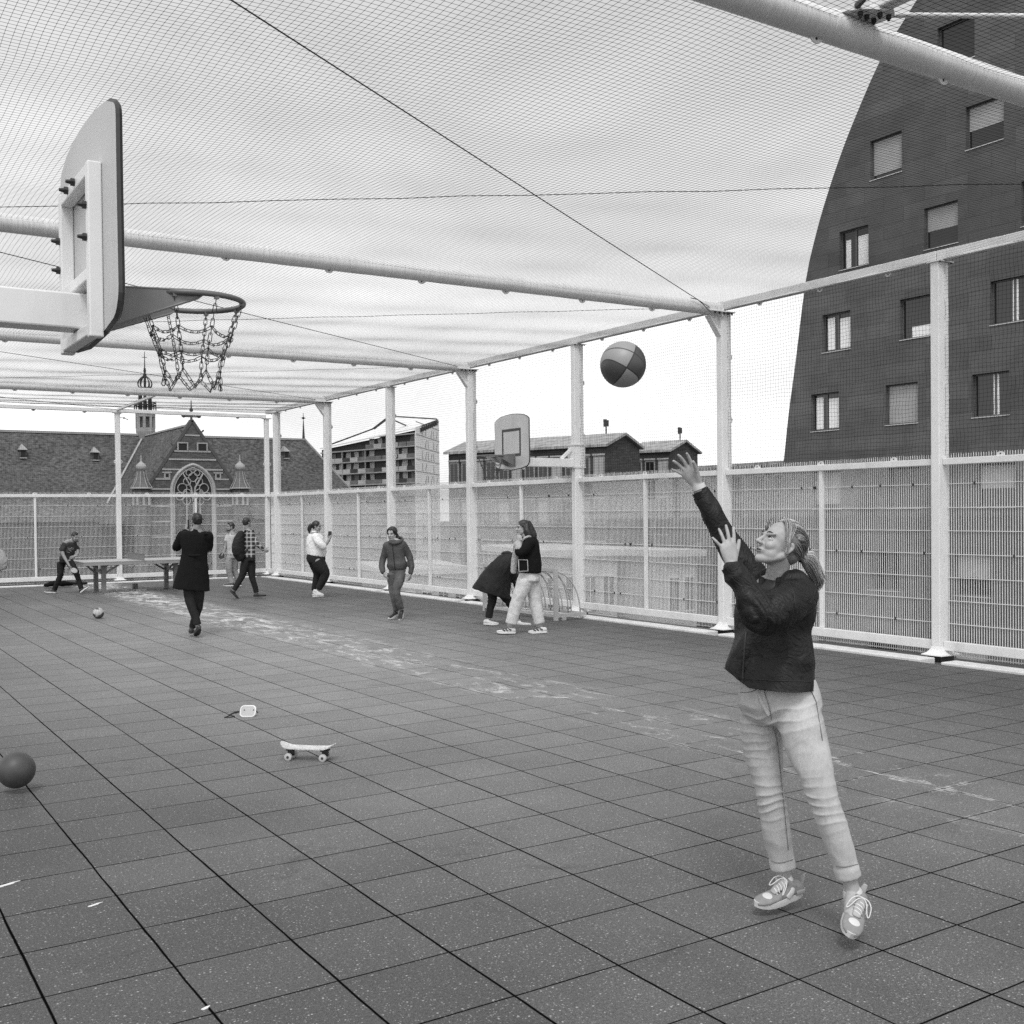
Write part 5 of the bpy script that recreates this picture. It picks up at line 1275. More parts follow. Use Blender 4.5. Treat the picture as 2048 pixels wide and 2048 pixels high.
# woman with long dark hair, fleece lined jacket, cream trousers
H_ = person('woman with long dark hair in a black fleece trimmed jacket and cream trousers', oG, 16.45, (483, 150, 0), (-.93, -.06, -.36), (502, 212, 0),
       [(520, 240, 0, .15, .11), (532, 285, 0, .195, .155), (537, 380, 0, .205, .172), (541, 460, 0, .210, .180), (540, 525, 0, .208, .178)], (-.95, 0, -.3),
       [[(545, 275, -.19, .08), (505, 330, -.25, .074), (462, 362, -.25, .068), (452, 330, -.23, .058), (446, 282, -.19, .048)], [(520, 275, .18, .078), (470, 335, .22, .07), (440, 360, .2, .064), (432, 320, .12, .052), (436, 285, .05, .046)]],
       [[(508, 590, -.06, .128), (474, 680, -.07, .112), (440, 765, -.06, .098), (410, 860, -.05, .094), (386, 958, -.05, .090)], [(562, 590, .06, .128), (578, 680, .06, .112), (590, 765, .06, .098), (608, 860, .05, .092), (625, 955, .05, .086)]],
       [((422, 1036, -.04), (278, 1036, -.08)), ((686, 1030, .05), (532, 1038, .0))], M_black_cl, M_cream, M_skin, hair='long', hairm=M_haird, sleeves=(5, 5), fold=.008, L=.285,
       hips=[(538, 535, 0, .175, .155), (535, 590, 0, .19, .165)], hands=({'f': (.15, .95, -.1), 'p': (.3, 0, .9), 'c': (.6, .6, .6, .6)}, {'f': (.1, .95, 0), 'c': (.7, .7, .7, .7)}))
Pq = H_[1]
fl_ = MB(); limb(fl_, [Pq((455, 275, -.10)), Pq((425, 380, -.06)), Pq((412, 470, -.04)), Pq((408, 522, -.03))], [(.05, .025), (.055, .028), (.05, .026), (.045, .025)], side=RIGHT, n=14); remesh_obj('fleece_lining', fl_, M_fleece, .010, 1, H_[3], cloth_fold(.006, 30, (1, 1, 1)))
cf = MB(); limb(cf, [Pq((452, 322, -.23)), Pq((446, 286, -.19))], [.062, .060], n=16); remesh_obj('fleece_cuff', cf, M_fleece, .008, 1, H_[3], cloth_fold(.004, 40, (1, 1, 1)))
cf = MB(); limb(cf, [Pq((434, 315, .1)), Pq((436, 287, .05))], [.056, .054], n=16); remesh_obj('fleece_cuff', cf, M_fleece, .008, 1, H_[3])
co = MB(); limb(co, [Pq((470, 290, -.12)), Pq((492, 245, -.15)), Pq((535, 222, -.13)), Pq((562, 235, -.02))], [.018] * 4, n=8); obj('fleece_collar', co, M_fleece, H_[3], smooth=True)
pc = MB(); c0, c1, c2, c3 = [Pq((x, y, -.235)) for x, y in ((450, 418), (524, 420), (530, 512), (452, 516))]
pc.tube([c0, c1, c2, c3], .010, 6, closed=True); obj('pocket_trim', pc, M_fleece, H_[3], smooth=True)
pp = MB(); limb(pp, [Pq((488, 428, -.215)), Pq((491, 506, -.222))], [(.062, .012)] * 2, side=RIGHT, n=14); obj('pocket', pp, M_black_cl, H_[3], smooth=True)
M_tr = M_dark
shs = [c for c in H_[0].children if c.name.startswith('shoe')]
for n_, (h_, t_) in enumerate((((422, 1036, -.04), (278, 1036, -.08)), ((686, 1030, .05), (532, 1038, .0)))):
    hh, tt = Pq(h_), Pq(t_)
    for u, z in ((.25, .055), (.45, .05), (.62, .045)):
        sw = MB(); limb(sw, [hh + (tt - hh) * u - FWD * .050 + UPV * z, hh + (tt - hh) * (u + .14) - FWD * .047 + UPV * (z + .02)], [.010, .006], n=6); obj('stripe', sw, M_dark, shs[n_], smooth=True)
# person cut off by the left edge with a shoulder bag
oI = (0, 1060, 7.8)
I_ = person('person standing outside the left edge who carries the pale canvas bag', oI, 24.5, (-330, -150, 0), (.4, 0, .9), (-330, -5, 0),
       [(-330, 70, 0, .19, .10), (-330, 200, 0, .18, .12), (-330, 330, 0, .165, .12), (-330, 440, 0, .17, .125)], (.3, 0, .95),
       [[(-190, 90, 0, .06), (-160, 260, 0, .05), (-150, 420, 0, .035)], [(-470, 90, 0, .06), (-500, 260, 0, .05), (-510, 420, 0, .035)]],
       [[(-280, 480, 0, .095), (-275, 720, 0, .07), (-270, 960, 0, .055)], [(-380, 480, 0, .095), (-385, 720, 0, .07), (-390, 960, 0, .055)]],
       [((-262, 1046, 0), (-250, 1050, .2)), ((-395, 1046, 0), (-385, 1050, .2))], M_dtee, M_navy, M_skin2, sleeves=(3, 3), fold=.006)
Pq = I_[1]; bg_ = MB(); limb(bg_, [Pq((-20, 350, 0)), Pq((-5, 420, 0)), Pq((5, 500, 0)), Pq((0, 580, 0))], [(.12, .06), (.155, .08), (.175, .09), (.15, .07)], side=RIGHT, n=18)
bt_ = remesh_obj('shoulder_bag', bg_, M_beige, .010, 2, None, cloth_fold(.010, 12, (1, 1, .7))); tag(bt_, 'pale canvas bag hanging at the left edge in front of the back fence', 'bag')
sp_ = MB(); limb(sp_, [Pq((-30, 350, 0)), Pq((-180, 120, -.05)), Pq((-300, 40, -.09))], [(.02, .004)] * 3, side=UPV, n=8); obj('strap', sp_, M_beige, bt_, smooth=True)
# things on the floor under the back fence
q = ground(110, 1175); mb = MB(); limb(mb, [q + V3(-.22, 0, .07), q + V3(0, 0, .10), q + V3(.28, .02, .09), q + V3(.42, .02, .07)], [(.06, .05), (.10, .075), (.09, .065), (.06, .04)], side=V3(0, 1, 0), n=14)
o = remesh_obj('duffel_bag', mb, M_black_cl, .02, 2, None, cloth_fold(.02, 7, (1, 1, 1))); tag(o, 'crumpled dark bag lying by the back fence behind the lunging man', 'bag')
q = ground(150, 1171); mb = MB(); limb(mb, [q + V3(-.30, .1, .05), q + V3(0, .1, .06), q + V3(.30, .1, .05)], [(.12, .045), (.13, .05), (.10, .04)], side=V3(0, 1, 0), n=12); o = remesh_obj('flat_case', mb, M_dcoat, .015, 1); tag(o, 'flat dark case lying by the back fence near the table leg', 'case')
# ------------------------------------------------------------------ surroundings (the court is on a roof, the street is 12 m below)
GZ = -12.0
g = MB(); g.box((-1500, -1500, GZ - .5), (1500, 1500, GZ)); struct('street', g, mat('asphalt', .055, .9, .25, .3))

def brick_mat(name, g, mortar, sx, sy, plane='yz', var=.35, rough=.8, msize=.02, bump=.3, off=.5):
    t = NT(name); sep = t.n('ShaderNodeSeparateXYZ'); t.lk(t.co, sep.inputs[0])
    cb = t.n('ShaderNodeCombineXYZ'); ix = dict(x=0, y=1, z=2)
    t.lk(sep.outputs[ix[plane[0]]], cb.inputs[0]); t.lk(sep.outputs[ix[plane[1]]], cb.inputs[1])
    br = t.n('ShaderNodeTexBrick'); br.offset = off; t.lk(cb.outputs[0], br.inputs['Vector']); br.inputs['Scale'].default_value = 1
    br.inputs['Brick Width'].default_value = sx; br.inputs['Row Height'].default_value = sy; br.inputs['Mortar Size'].default_value = msize
    br.inputs['Color1'].default_value = (g * (1 - var),) * 3 + (1,); br.inputs['Color2'].default_value = (g * (1 + var),) * 3 + (1,); br.inputs['Mortar'].default_value = (mortar,) * 3 + (1,)
    sp = t.n('ShaderNodeSeparateColor'); t.lk(br.outputs['Color'], sp.inputs[0])
    c = t.mth('MULTIPLY', sp.outputs[0], t.remap(t.noise(.8, 6, .7), .3, .7, .78, 1.2)); c = t.mth('MULTIPLY', c, t.remap(t.noise(.06, 4, .6), .3, .7, .88, 1.12))
    t.col(c); t.rough(rough); t.spec(.3); t.bump(br.outputs['Fac'], bump, -.02); return t.m
M_fac = brick_mat('dark_slate_cladding', .100, .066, 1.7, .5, 'yz', .16, .6, .010, .3)
M_pane = mat('window_glass', .016, .06, .2, 1, spec=.6); M_frame = mat('window_frame', .10, .5, .1, 5); M_frw = mat('window_frame_white', .70, .5, .05, 5)
M_blind = mat('window_blind', .36, .7, .1, 2); M_curt = mat('window_curtain', .85, .7, .1, 4, stretch=(8, 8, 1)); M_sill = mat('window_sill', .55, .5, .1, 4)
M_inner = mat('dark_interior', .012, .8, .2, 2)

def right_building():
    X = 32.0
    t = thing('apartment_building', 'dark slate clad apartment building with a sweeping curved edge behind the right fence', 'building', (X, 10, GZ))
    edge = [(27.0, GZ), (26.35, -5), (25.85, 0), (25.28, 3.65), (24.99, 5.63), (24.64, 7.47), (24.07, 10.69), (23.53, 12.42), (23.0, 13.71), (22.4, 14.95), (21.74, 16.12), (20.54, 17.94), (19.4, 19.1), (18.3, 20.1), (16.5, 21.5), (14, 23), (11, 24.4), (7, 25.6), (2, 26.4), (-6, 26.8)]
    # finer curve
    pts = []
    for i in range(len(edge) - 1):
        for k in range(3):
            u = k / 3; p0 = edge[max(i - 1, 0)]; p1 = edge[i]; p2 = edge[i + 1]; p3 = edge[min(i + 2, len(edge) - 1)]
            pts.append(tuple(.5 * (2 * p1[j] + (p2[j] - p0[j]) * u + (2 * p0[j] - 5 * p1[j] + 4 * p2[j] - p3[j]) * u * u + (3 * p1[j] - p0[j] - 3 * p2[j] + p3[j]) * u ** 3) for j in (0, 1)))
    pts.append(edge[-1]); pts += [(-6, GZ)]
    wins = {}
    rows = [4.83, 7.80, 10.78, 13.76, 16.78]
    W = [(16.74, 18.15, 4, 'dark'), (15.70, 17.08, 3, 'half'), (19.62, 20.98, 3, 'blind'), (17.39, 18.72, 2, 'half'), (21.08, 22.42, 2, 'curtain'), (13.75, 15.10, 2, 'half'),
         (21.92, 23.26, 1, 'curtain2'), (18.38, 19.73, 1, 'plant'), (14.84, 16.20, 1, 'white'), (22.48, 23.84, 0, 'curtain2'), (19.0, 20.36, 0, 'blind2'), (15.53, 16.88, 0, 'white'), (12.2, 13.5, 3, 'dark'), (11.5, 12.9, 1, 'blind'), (12.1, 13.4, 0, 'dark')]
    holes = [(a, b, rows[r], rows[r] + 1.43, k) for a, b, r, k in W]
    for z, ys in ((1.84, (23.1, 19.6, 16.0, 12.4)), (-1.14, (24.0, 20.5, 16.9, 13.3)), (-4.1, (24.2, 20.6, 17.0, 13.4)), (-7.1, (24.2, 20.6, 17.0, 13.4))):
        for i, y in enumerate(ys): holes.append((y - .68, y + .68, z, z + 1.43, ('blind', 'dark', 'half', 'white')[i]))
    loops = [[Vector((y, z, 0)) for y, z in pts]] + [[Vector((a, z0, 0)), Vector((b, z0, 0)), Vector((b, z1, 0)), Vector((a, z1, 0))] for a, b, z0, z1, k in holes]
    tris = tessellate_polygon(loops); flat = [p for l in loops for p in l]
    w = MB(); w.add([(X, p[0], p[1]) for p in flat], [tuple(q) for q in tris])
    n = len(pts); D = 15
    w.add([(X, y, z) for y, z in pts] + [(X + D, y, z) for y, z in pts], [(i, (i + 1) % n, n + (i + 1) % n, n + i) for i in range(n)])
    for a, b, z0, z1, k in holes:
        w.add([(X, a, z0), (X, b, z0), (X, b, z1), (X, a, z1), (X + .24, a, z0), (X + .24, b, z0), (X + .24, b, z1), (X + .24, a, z1)], [(0, 1, 5, 4), (1, 2, 6, 5), (2, 3, 7, 6), (3, 0, 4, 7)])
    obj('wall', w, M_fac, t)
    for a, b, z0, z1, k in holes:
        f = MB(); fw = .05; x0, x1 = X + .14, X + .20
        f.box((x0, a + .002, z0 + .002), (x1, a + fw, z1 - .002)); f.box((x0, b - fw, z0 + .002), (x1, b - .002, z1 - .002)); f.box((x0, a + fw, z0 + .002), (x1, b - fw, z0 + fw)); f.box((x0, a + fw, z1 - fw), (x1, b - fw, z1 - .002))
        if k in ('curtain', 'curtain2', 'white'):
            m_ = a + (b - a) * (.5 if k != 'white' else .42); f.box((x0, m_ - .04, z0 + fw), (x1, m_ + .04, z1 - fw))
        wn = obj('window', f, M_frame, t)
        p_ = MB(); p_.box((X + .171, a + .05, z0 + .05), (X + .178, b - .05, z1 - .05))
        bk = MB(); bk.box((X + .25, a - .3, z0 - .3), (X + 1.2, b + .3, z1 + .3)); 
        s = MB(); s.box((X - .03, a - .02, z0 - .03), (X + .135, b + .02, z0 - .004)); obj('sill', s, M_sill, wn)
        lay = MB(); mm = M_pane; xx0, xx1 = X + .155, X + .169
        if k == 'blind': lay.box((xx0, a + .05, z0 + .18), (xx1, b - .05, z1 - .05)); mm = M_blind
        elif k == 'blind2': lay.box((xx0, a + .05, z0 + .05), (xx1, b - .05, z1 - .05)); mm = M_blind
        elif k == 'half': lay.box((xx0, a + .05, z0 + .62), (xx1, b - .05, z1 - .05)); mm = M_blind
        elif k == 'plant': lay.box((xx0, b - 1.15, z0 + .05), (xx1, b - .40, z0 + .42)); mm = M_curt
        elif k == 'curtain': lay.box((xx0, a + .05, z0 + .06), (xx1, a + .58, z1 - .30)); lay.box((xx0, b - .42, z0 + .06), (xx1, b - .2, z1 - .34)); mm = M_curt
        elif k == 'curtain2': lay.box((xx0, a + .05, z0 + .08), (xx1, a + .60, z1 - .22)); lay.box((xx0, b - .48, z0 + .08), (xx1, b - .14, z1 - .14)); mm = M_curt
        elif k == 'white': lay.box((xx0, a + .46, z0 + .05), (xx1, a + .66, z1 - .05)); mm = M_curt
        if len(lay.v): obj('curtain' if mm is M_curt else 'blind', lay, mm, wn)
        obj('pane', p_, M_pane, wn)
right_building()

def house_dirs(th):
    f = unit(V3(FWD[0], FWD[1], 0)); r = unit(V3(RIGHT[0], RIGHT[1], 0)); return f * cos(th) - r * sin(th), f * sin(th) + r * cos(th)
def pxof(P):
    d = ROT @ (np.asarray(P, float) - CAM); return 1024 + FPX * d[0] / d[2]
def solve_len(P, d, target):
    lo, hi = .5, 120
    s = 1 if pxof(P + d * .5) < target else -1
    for _ in range(50):
        m = (lo + hi) / 2
        if (pxof(P + d * m) - target) * s < 0: lo = m
        else: hi = m
    return lo
M_gb = brick_mat('dark_brick_house', .060, .045, .42, .14, 'xz', .25, .85, .012, .2)
M_gr = brick_mat('pale_roof_tiles', .34, .22, .5, .33, 'xy', .15, .6, .03, .3)
M_gf = mat('house_window_frame', .26, .6, .2, 2)
def gable_building(label, corner, D, th, px_left, px_gable, apex, rows, cols, antennas):
    P = at_d(*corner, D); ze = P[2]; a, gd = house_dirs(th); P0 = V3(P[0], P[1], GZ)
    La = solve_len(P, a, px_left); Wg = solve_len(P, gd, px_gable)
    mid = P0 + gd * Wg / 2; dm = depth(V3(mid[0], mid[1], 3)); zr = CAM[2] + (1024 - apex) / FPX * dm
    t = thing('brick_building', label, 'building', P0, 'dark gabled buildings beyond the street')
    w = MB(); H = ze - GZ; up = V3(0, 0, 1)
    prof = [P0, P0 + gd * Wg, P0 + gd * Wg + up * H, mid + up * (zr - GZ - .12), P0 + up * H]
    w.prism(prof, a * La); obj('wall', w, M_gb, t)
    r = MB()
    for s0 in (0, 1):
        e0 = P0 + up * H if s0 == 0 else P0 + gd * Wg + up * H; ap = mid + up * (zr - GZ - .1); out = unit(e0 - ap)
        q = [ap - a * .25, e0 + out * .35 - a * .25, e0 + out * .35 + a * (La + .25), ap + a * (La + .25)]
        r.prism(q, up * .18)
    rf = obj('roof', r, M_gr, t)
    for s_, h in antennas:
        p = mid + a * La * s_ + up * (zr - GZ + .1); m_ = MB(); m_.bar(p - up * .5, p + up * h, .07, .07); 
        m_.bar(p + up * h * .45 - gd * .22, p + up * h * .98 - gd * .22, .14, .10); m_.bar(p + up * h * .5 + gd * .22, p + up * h * .95 + gd * .22, .12, .10); m_.bar(p + up * h * .7 - gd * .25, p + up * h * .7 + gd * .25, .05, .05)
        obj('antenna', m_, M_dark, rf)
    cw = La / cols
    for j in range(rows):
        for i in range(cols):
            z0 = ze - 2.35 - j * 3.0; c = V3(P0[0], P0[1], 0) + a * (cw * (i + .5)); o = -gd
            f = MB(); ww = cw * .30
            f.bar(c + o * .03 + V3(0, 0, z0 - .05), c + o * .03 + V3(0, 0, z0 + 1.65), ww * 2 + .2, .10, up=o)
            wn = obj('window', f, M_gf, t)
            q = MB()
            for k in (-1, 1):
                cc = c + a * k * ww * .52; q.bar(cc + o * .085 + V3(0, 0, z0 + .06), cc + o * .085 + V3(0, 0, z0 + 1.5), ww * .88, .02, up=o)
            obj('pane', q, M_pane if (i * 5 + j) % 3 else M_blind, wn)
            b = MB(); b.bar(c + o * .1 + V3(0, 0, z0 + 1.66), c + o * .1 + V3(0, 0, z0 + 1.78), ww * 2 + .3, .12, up=o); obj('lintel', b, M_blind, wn)
gable_building('long dark brick building with pale gabled roof behind the far hoop', (1213, 890), 75, radians(53.9), 897, 1279, 870, 4, 12, [(.10, 1.0), (.62, 1.1)])
gable_building('smaller dark gabled building behind the raised hand of the throwing woman', (1340, 901), 86, radians(53.9), 1262, 1395, 885, 3, 3, [(.10, 1.0)])

# low white building and street furniture seen through the grating
def flat_block(label, px0, px1, topy, D):
    A = at_d(px0, topy, D); B = at_d(px1, topy, D * .9); z = A[2]; A = V3(A[0], A[1], GZ); B = V3(B[0], B[1], GZ); d = unit(B - A); L = np.linalg.norm(B - A); back = V3(-d[1], d[0], 0)
    if back @ (A - CAM) < 0: back = -back
    t = thing('brick_building', label, 'building', (A + B) / 2, 'dark gabled buildings beyond the street'); up = V3(0, 0, 1)
    w = MB(); w.prism([A, B, B + back * 14, A + back * 14], up * (z - GZ)); obj('wall', w, M_gb, t)
    r = MB(); r.prism([q + up * (z - GZ + .003) for q in (A - back * .2 - d * .2, B - back * .2 + d * .2, B + back * 14.2 + d * .2, A + back * 14.2 - d * .2)], up * .25); obj('roof', r, M_gr, t)
    for j in range(4):
        for i in range(5):
            c = A + d * L * (i + .5) / 5 + up * (z - GZ - 2.2 - j * 3); q = MB(); q.bar(c - back * .03, c - back * .03 + up * 1.4, 1.3, .1, up=back); wn = obj('window', q, M_gf, t)
            q = MB(); q.bar(c - back * .085 + up * .08, c - back * .085 + up * 1.32, 1.14, .02, up=back); obj('pane', q, M_pane, wn)
def low_white(label, px0, px1, topy, D, nwin):
    A = at_d(px0, topy, D); B = at_d(px1, topy + 4, D * 1.02); z = A[2]; A = V3(A[0], A[1], GZ); B = V3(B[0], B[1], GZ); d = unit(B - A); L = np.linalg.norm(B - A); back = V3(-d[1], d[0], 0)
    if back @ (A - CAM) < 0: back = -back
    t = thing('white_building', label, 'building', (A + B) / 2, 'low white buildings across the street'); up = V3(0, 0, 1)
    w = MB(); w.prism([A, B, B + back * 9, A + back * 9], up * (z - GZ)); obj('wall', w, mat('white_render', .46, .7, .1, .8), t)
    r = MB(); r.prism([A - back * .3 - d * .3, B - back * .3 + d * .3, B + back * 9.2 + d * .3, A + back * 9.2 - d * .3], up * .28); r.v = [(x, y, zz + z - GZ + .003) for x, y, zz in r.v]; obj('roof', r, mat('white_roof_edge', .6, .6, .1, 2), t)
    for j in range(3):
        for i in range(nwin):
            c = A + d * L * (i + .5) / nwin + up * (z - GZ - 2.3 - j * 3)
            f = MB(); f.bar(c - back * .02, c - back * .02 + up * 1.5, L / nwin * .62, .1, up=back); wn = obj('window', f, M_frw, t)
            q = MB()
            for k in (-1, 1): q.bar(c + d * k * L / nwin * .15 - back * .075 + up * .08, c + d * k * L / nwin * .15 - back * .075 + up * 1.42, L / nwin * .25, .02, up=back)
            obj('pane', q, M_pane, wn)
low_white('white low building behind the grating next to the bike rack', 1085, 1234, 1114, 46, 4)
low_white('narrow white house front behind the grating below the raised hand', 1330, 1392, 1114, 45, 2)
flat_block('flat dark brick block behind the grating left of the curved tower', 1392, 1580, 938, 100)
low_white('white low building behind the grating beside the walking woman', 770, 935, 1150, 52, 5)

# ------------------------------------------------------------------ building under construction
def construction():
    D = 265; corner = at_d(830, 859, D); C0 = V3(corner[0], corner[1], GZ); ztop = corner[2]
    a, _ = house_dirs(radians(44)); f = unit(V3(FWD[0], FWD[1], 0)); r = unit(V3(RIGHT[0], RIGHT[1], 0)); b = unit(f * cos(radians(7)) + r * sin(radians(7)))
    La = solve_len(corner, a, 640); Lb = solve_len(corner, b, 877); up = V3(0, 0, 1)
    zl = CAM[2] + (1030 - 902) / FPX * depth(C0 + a * La); zr = CAM[2] + (1026 - 842) / FPX * depth(C0 + b * Lb)
    t = thing('construction_building', 'unfinished apartment block with open balconies under a sloping white roof', 'building', C0)
    inn = b
    M_c = mat('bare_concrete', .30, .8, .2, .6); M_p = mat('white_panels', .78, .6, .05, 1); M_d = mat('scaffold_dark', .035, .8, .4, .5); M_r = mat('white_roof_sheet', .80, .5, .08, .5)
    def zt(s): return ztop + (zl - ztop) * s / La
    w = MB(); q = [C0 + inn * 1.6, C0 + a * La + inn * 1.6, C0 + a * La + inn * 1.6 + up * (zl - GZ), C0 + inn * 1.6 + up * (ztop - GZ)]
    w.prism(q, inn * (Lb - 2)); obj('core', w, M_d, t)
    nf = int((ztop - GZ) / 3.0)
    sl = MB()
    for k in range(1, nf + 1):
        z = GZ + k * 3.0; Lk = La
        if z > zl: Lk = max(1.0, La * (ztop - z) / (ztop - zl))
        sl.prism([C0 + V3(0, 0, z - GZ), C0 + a * Lk + V3(0, 0, z - GZ), C0 + a * Lk + inn * 1.61 + V3(0, 0, z - GZ), C0 + inn * 1.61 + V3(0, 0, z - GZ)], up * .30)
    obj('floor_structure', sl, M_c, t)
    rng = random.Random(11); nb = 12; mats_ = (mat('pale_panel', .40, .7, .2, .8), mat('grey_panel', .13, .7, .4, .7), M_d)
    for k in range(nf, -1, -1):
        z = GZ + k * 3.0
        for i in range(nb):
            s0 = La * i / nb; s1 = La * (i + 1) / nb
            if z + 2.6 > zt((s0 + s1) / 2) or z < -3: continue
            c0 = C0 + a * (s0 + .1) + V3(0, 0, z - GZ + .3); c1 = C0 + a * (s1 - .1) + V3(0, 0, z - GZ + .3)
            u = rng.random(); q = MB(); q.prism([c0 + inn * .1, c1 + inn * .1, c1 + inn * .1 + up * 1.05, c0 + inn * .1 + up * 1.05], inn * .06)
            bl_ = obj('balcony', q, mats_[0 if u < .3 else 1 if u < .75 else 2], t)
            if rng.random() < .6:
                q = MB(); q.prism([c0 + inn * 1.4, c0 + a * (s1 - s0) * rng.uniform(.3, .8) + inn * 1.4, c0 + a * (s1 - s0) * .6 + inn * 1.4 + up * 2.6, c0 + inn * 1.4 + up * 2.6], inn * .1); obj('infill', q, mats_[rng.randint(0, 1)], bl_)
            if i % 3 == 0:
                q = MB(); q.prism([c0 - a * .1, c0 + a * .12, c0 + a * .12 + up * 2.65, c0 - a * .1 + up * 2.65], inn * 1.5); obj('partition', q, mats_[0], bl_)
    rw = MB(); rw.prism([C0 - a * .02, C0 + b * Lb - a * .02, C0 + b * Lb + up * (zr - GZ) - a * .02, C0 + up * (ztop - GZ) - a * .02], -a * .25 + inn * .0); obj('side_wall', rw, M_p, t)
    jn = MB(); nrm = unit(np.cross(b, up)); 
    if nrm @ (C0 - CAM) > 0: nrm = -nrm
    base = C0 - a * -0 + nrm * .02
    off = a * -.28
    for k in range(1, nf + 2):
        z = k * 3.0
        jn.bar(C0 + off + nrm * .02 + up * z, C0 + off + nrm * .02 + b * Lb + up * z, .08, .22)
    obj('panel_joints', jn, M_blind, t)
    for k in range(2, nf + 1):
        for q_ in range(6):
            if rng.random() < .45: continue
            s = Lb * (.25 + .12 * q_); z = k * 3.0
            c = C0 + off + nrm * .04 + b * s + up * z; hh = 1.9
            v_ = MB(); v_.prism([c + up * .4, c + b * Lb * .055 + up * .4, c + b * (Lb * .055 if q_ % 2 else 0) + up * (.4 + hh)], nrm * .05); obj('window', v_, M_pane, t)
    ro = MB(); A_ = C0 + a * La + up * (zl - GZ + .05); B_ = C0 + up * (ztop - GZ + .05); Cc = C0 + b * Lb + up * (zr - GZ + .05)
    Dd = at_d(662, 886, depth(A_) * 1.12); E_ = at_d(768, 842, depth(B_) * 1.12)
    ro.add([A_ - inn * .3, B_ - inn * .3, Cc, E_, Dd] + [p + up * .35 for p in (A_ - inn * .3, B_ - inn * .3, Cc, E_, Dd)], [(4, 3, 2, 1, 0), (5, 6, 7, 8, 9), (0, 1, 6, 5), (1, 2, 7, 6), (2, 3, 8, 7), (3, 4, 9, 8), (4, 0, 5, 9)])
    rf = obj('roof', ro, M_r, t)
    tr = MB()
    for q0, q1 in (((664, 888), (745, 858)), ((745, 858), (775, 835)), ((775, 832), (874, 838)), ((778, 836), (828, 858)), ((748, 858), (772, 840)), ((830, 857), (876, 840)), ((832, 861), (877, 844))):
        tr.tube([at_d(*q0, D * 1.03), at_d(*q1, D * 1.03)], .20, 6)
    for k in range(9): 
        p = at_d(836 + k * 4.6, 858 - k * 2.0, D * 1.02); tr.bar(p, p - up * 1.1, .5, .5)
    obj('roof_truss', tr, M_dark, rf)
construction()

# ------------------------------------------------------------------ church
def slate_mat(name, ax):
    t = NT(name); sc = (1, .05, 2.2) if ax == 'x' else (.05, 1, 2.2)
    n1 = t.noise(2.6, 4, .7, vec=t.vscale(sc)); n2 = t.noise(.25, 4); n3 = t.noise(7, 2, .6, vec=t.vscale(sc))
    c = t.mth('MULTIPLY', t.remap(n1, .34, .66, .030, .135), t.remap(n2, .3, .7, .8, 1.15)); c = t.mth('MULTIPLY', c, t.remap(n3, .3, .7, .7, 1.3))
    t.col(c); t.rough(.75); t.spec(.2); t.bump(n1, .4, .05); return t.m
M_slate = slate_mat('slate_roof', 'x')
M_cbr = brick_mat('church_brick', .095, .085, .30, .10, 'xz', .35, .85, .012, .3)
M_stone = mat('pale_stone', .34, .8, .2, 1.2, stain=.25)
M_lead = mat('lead_grey', .28, .6, .2, 2); M_vane = mat('dark_iron', .03, .6, .2, 5)
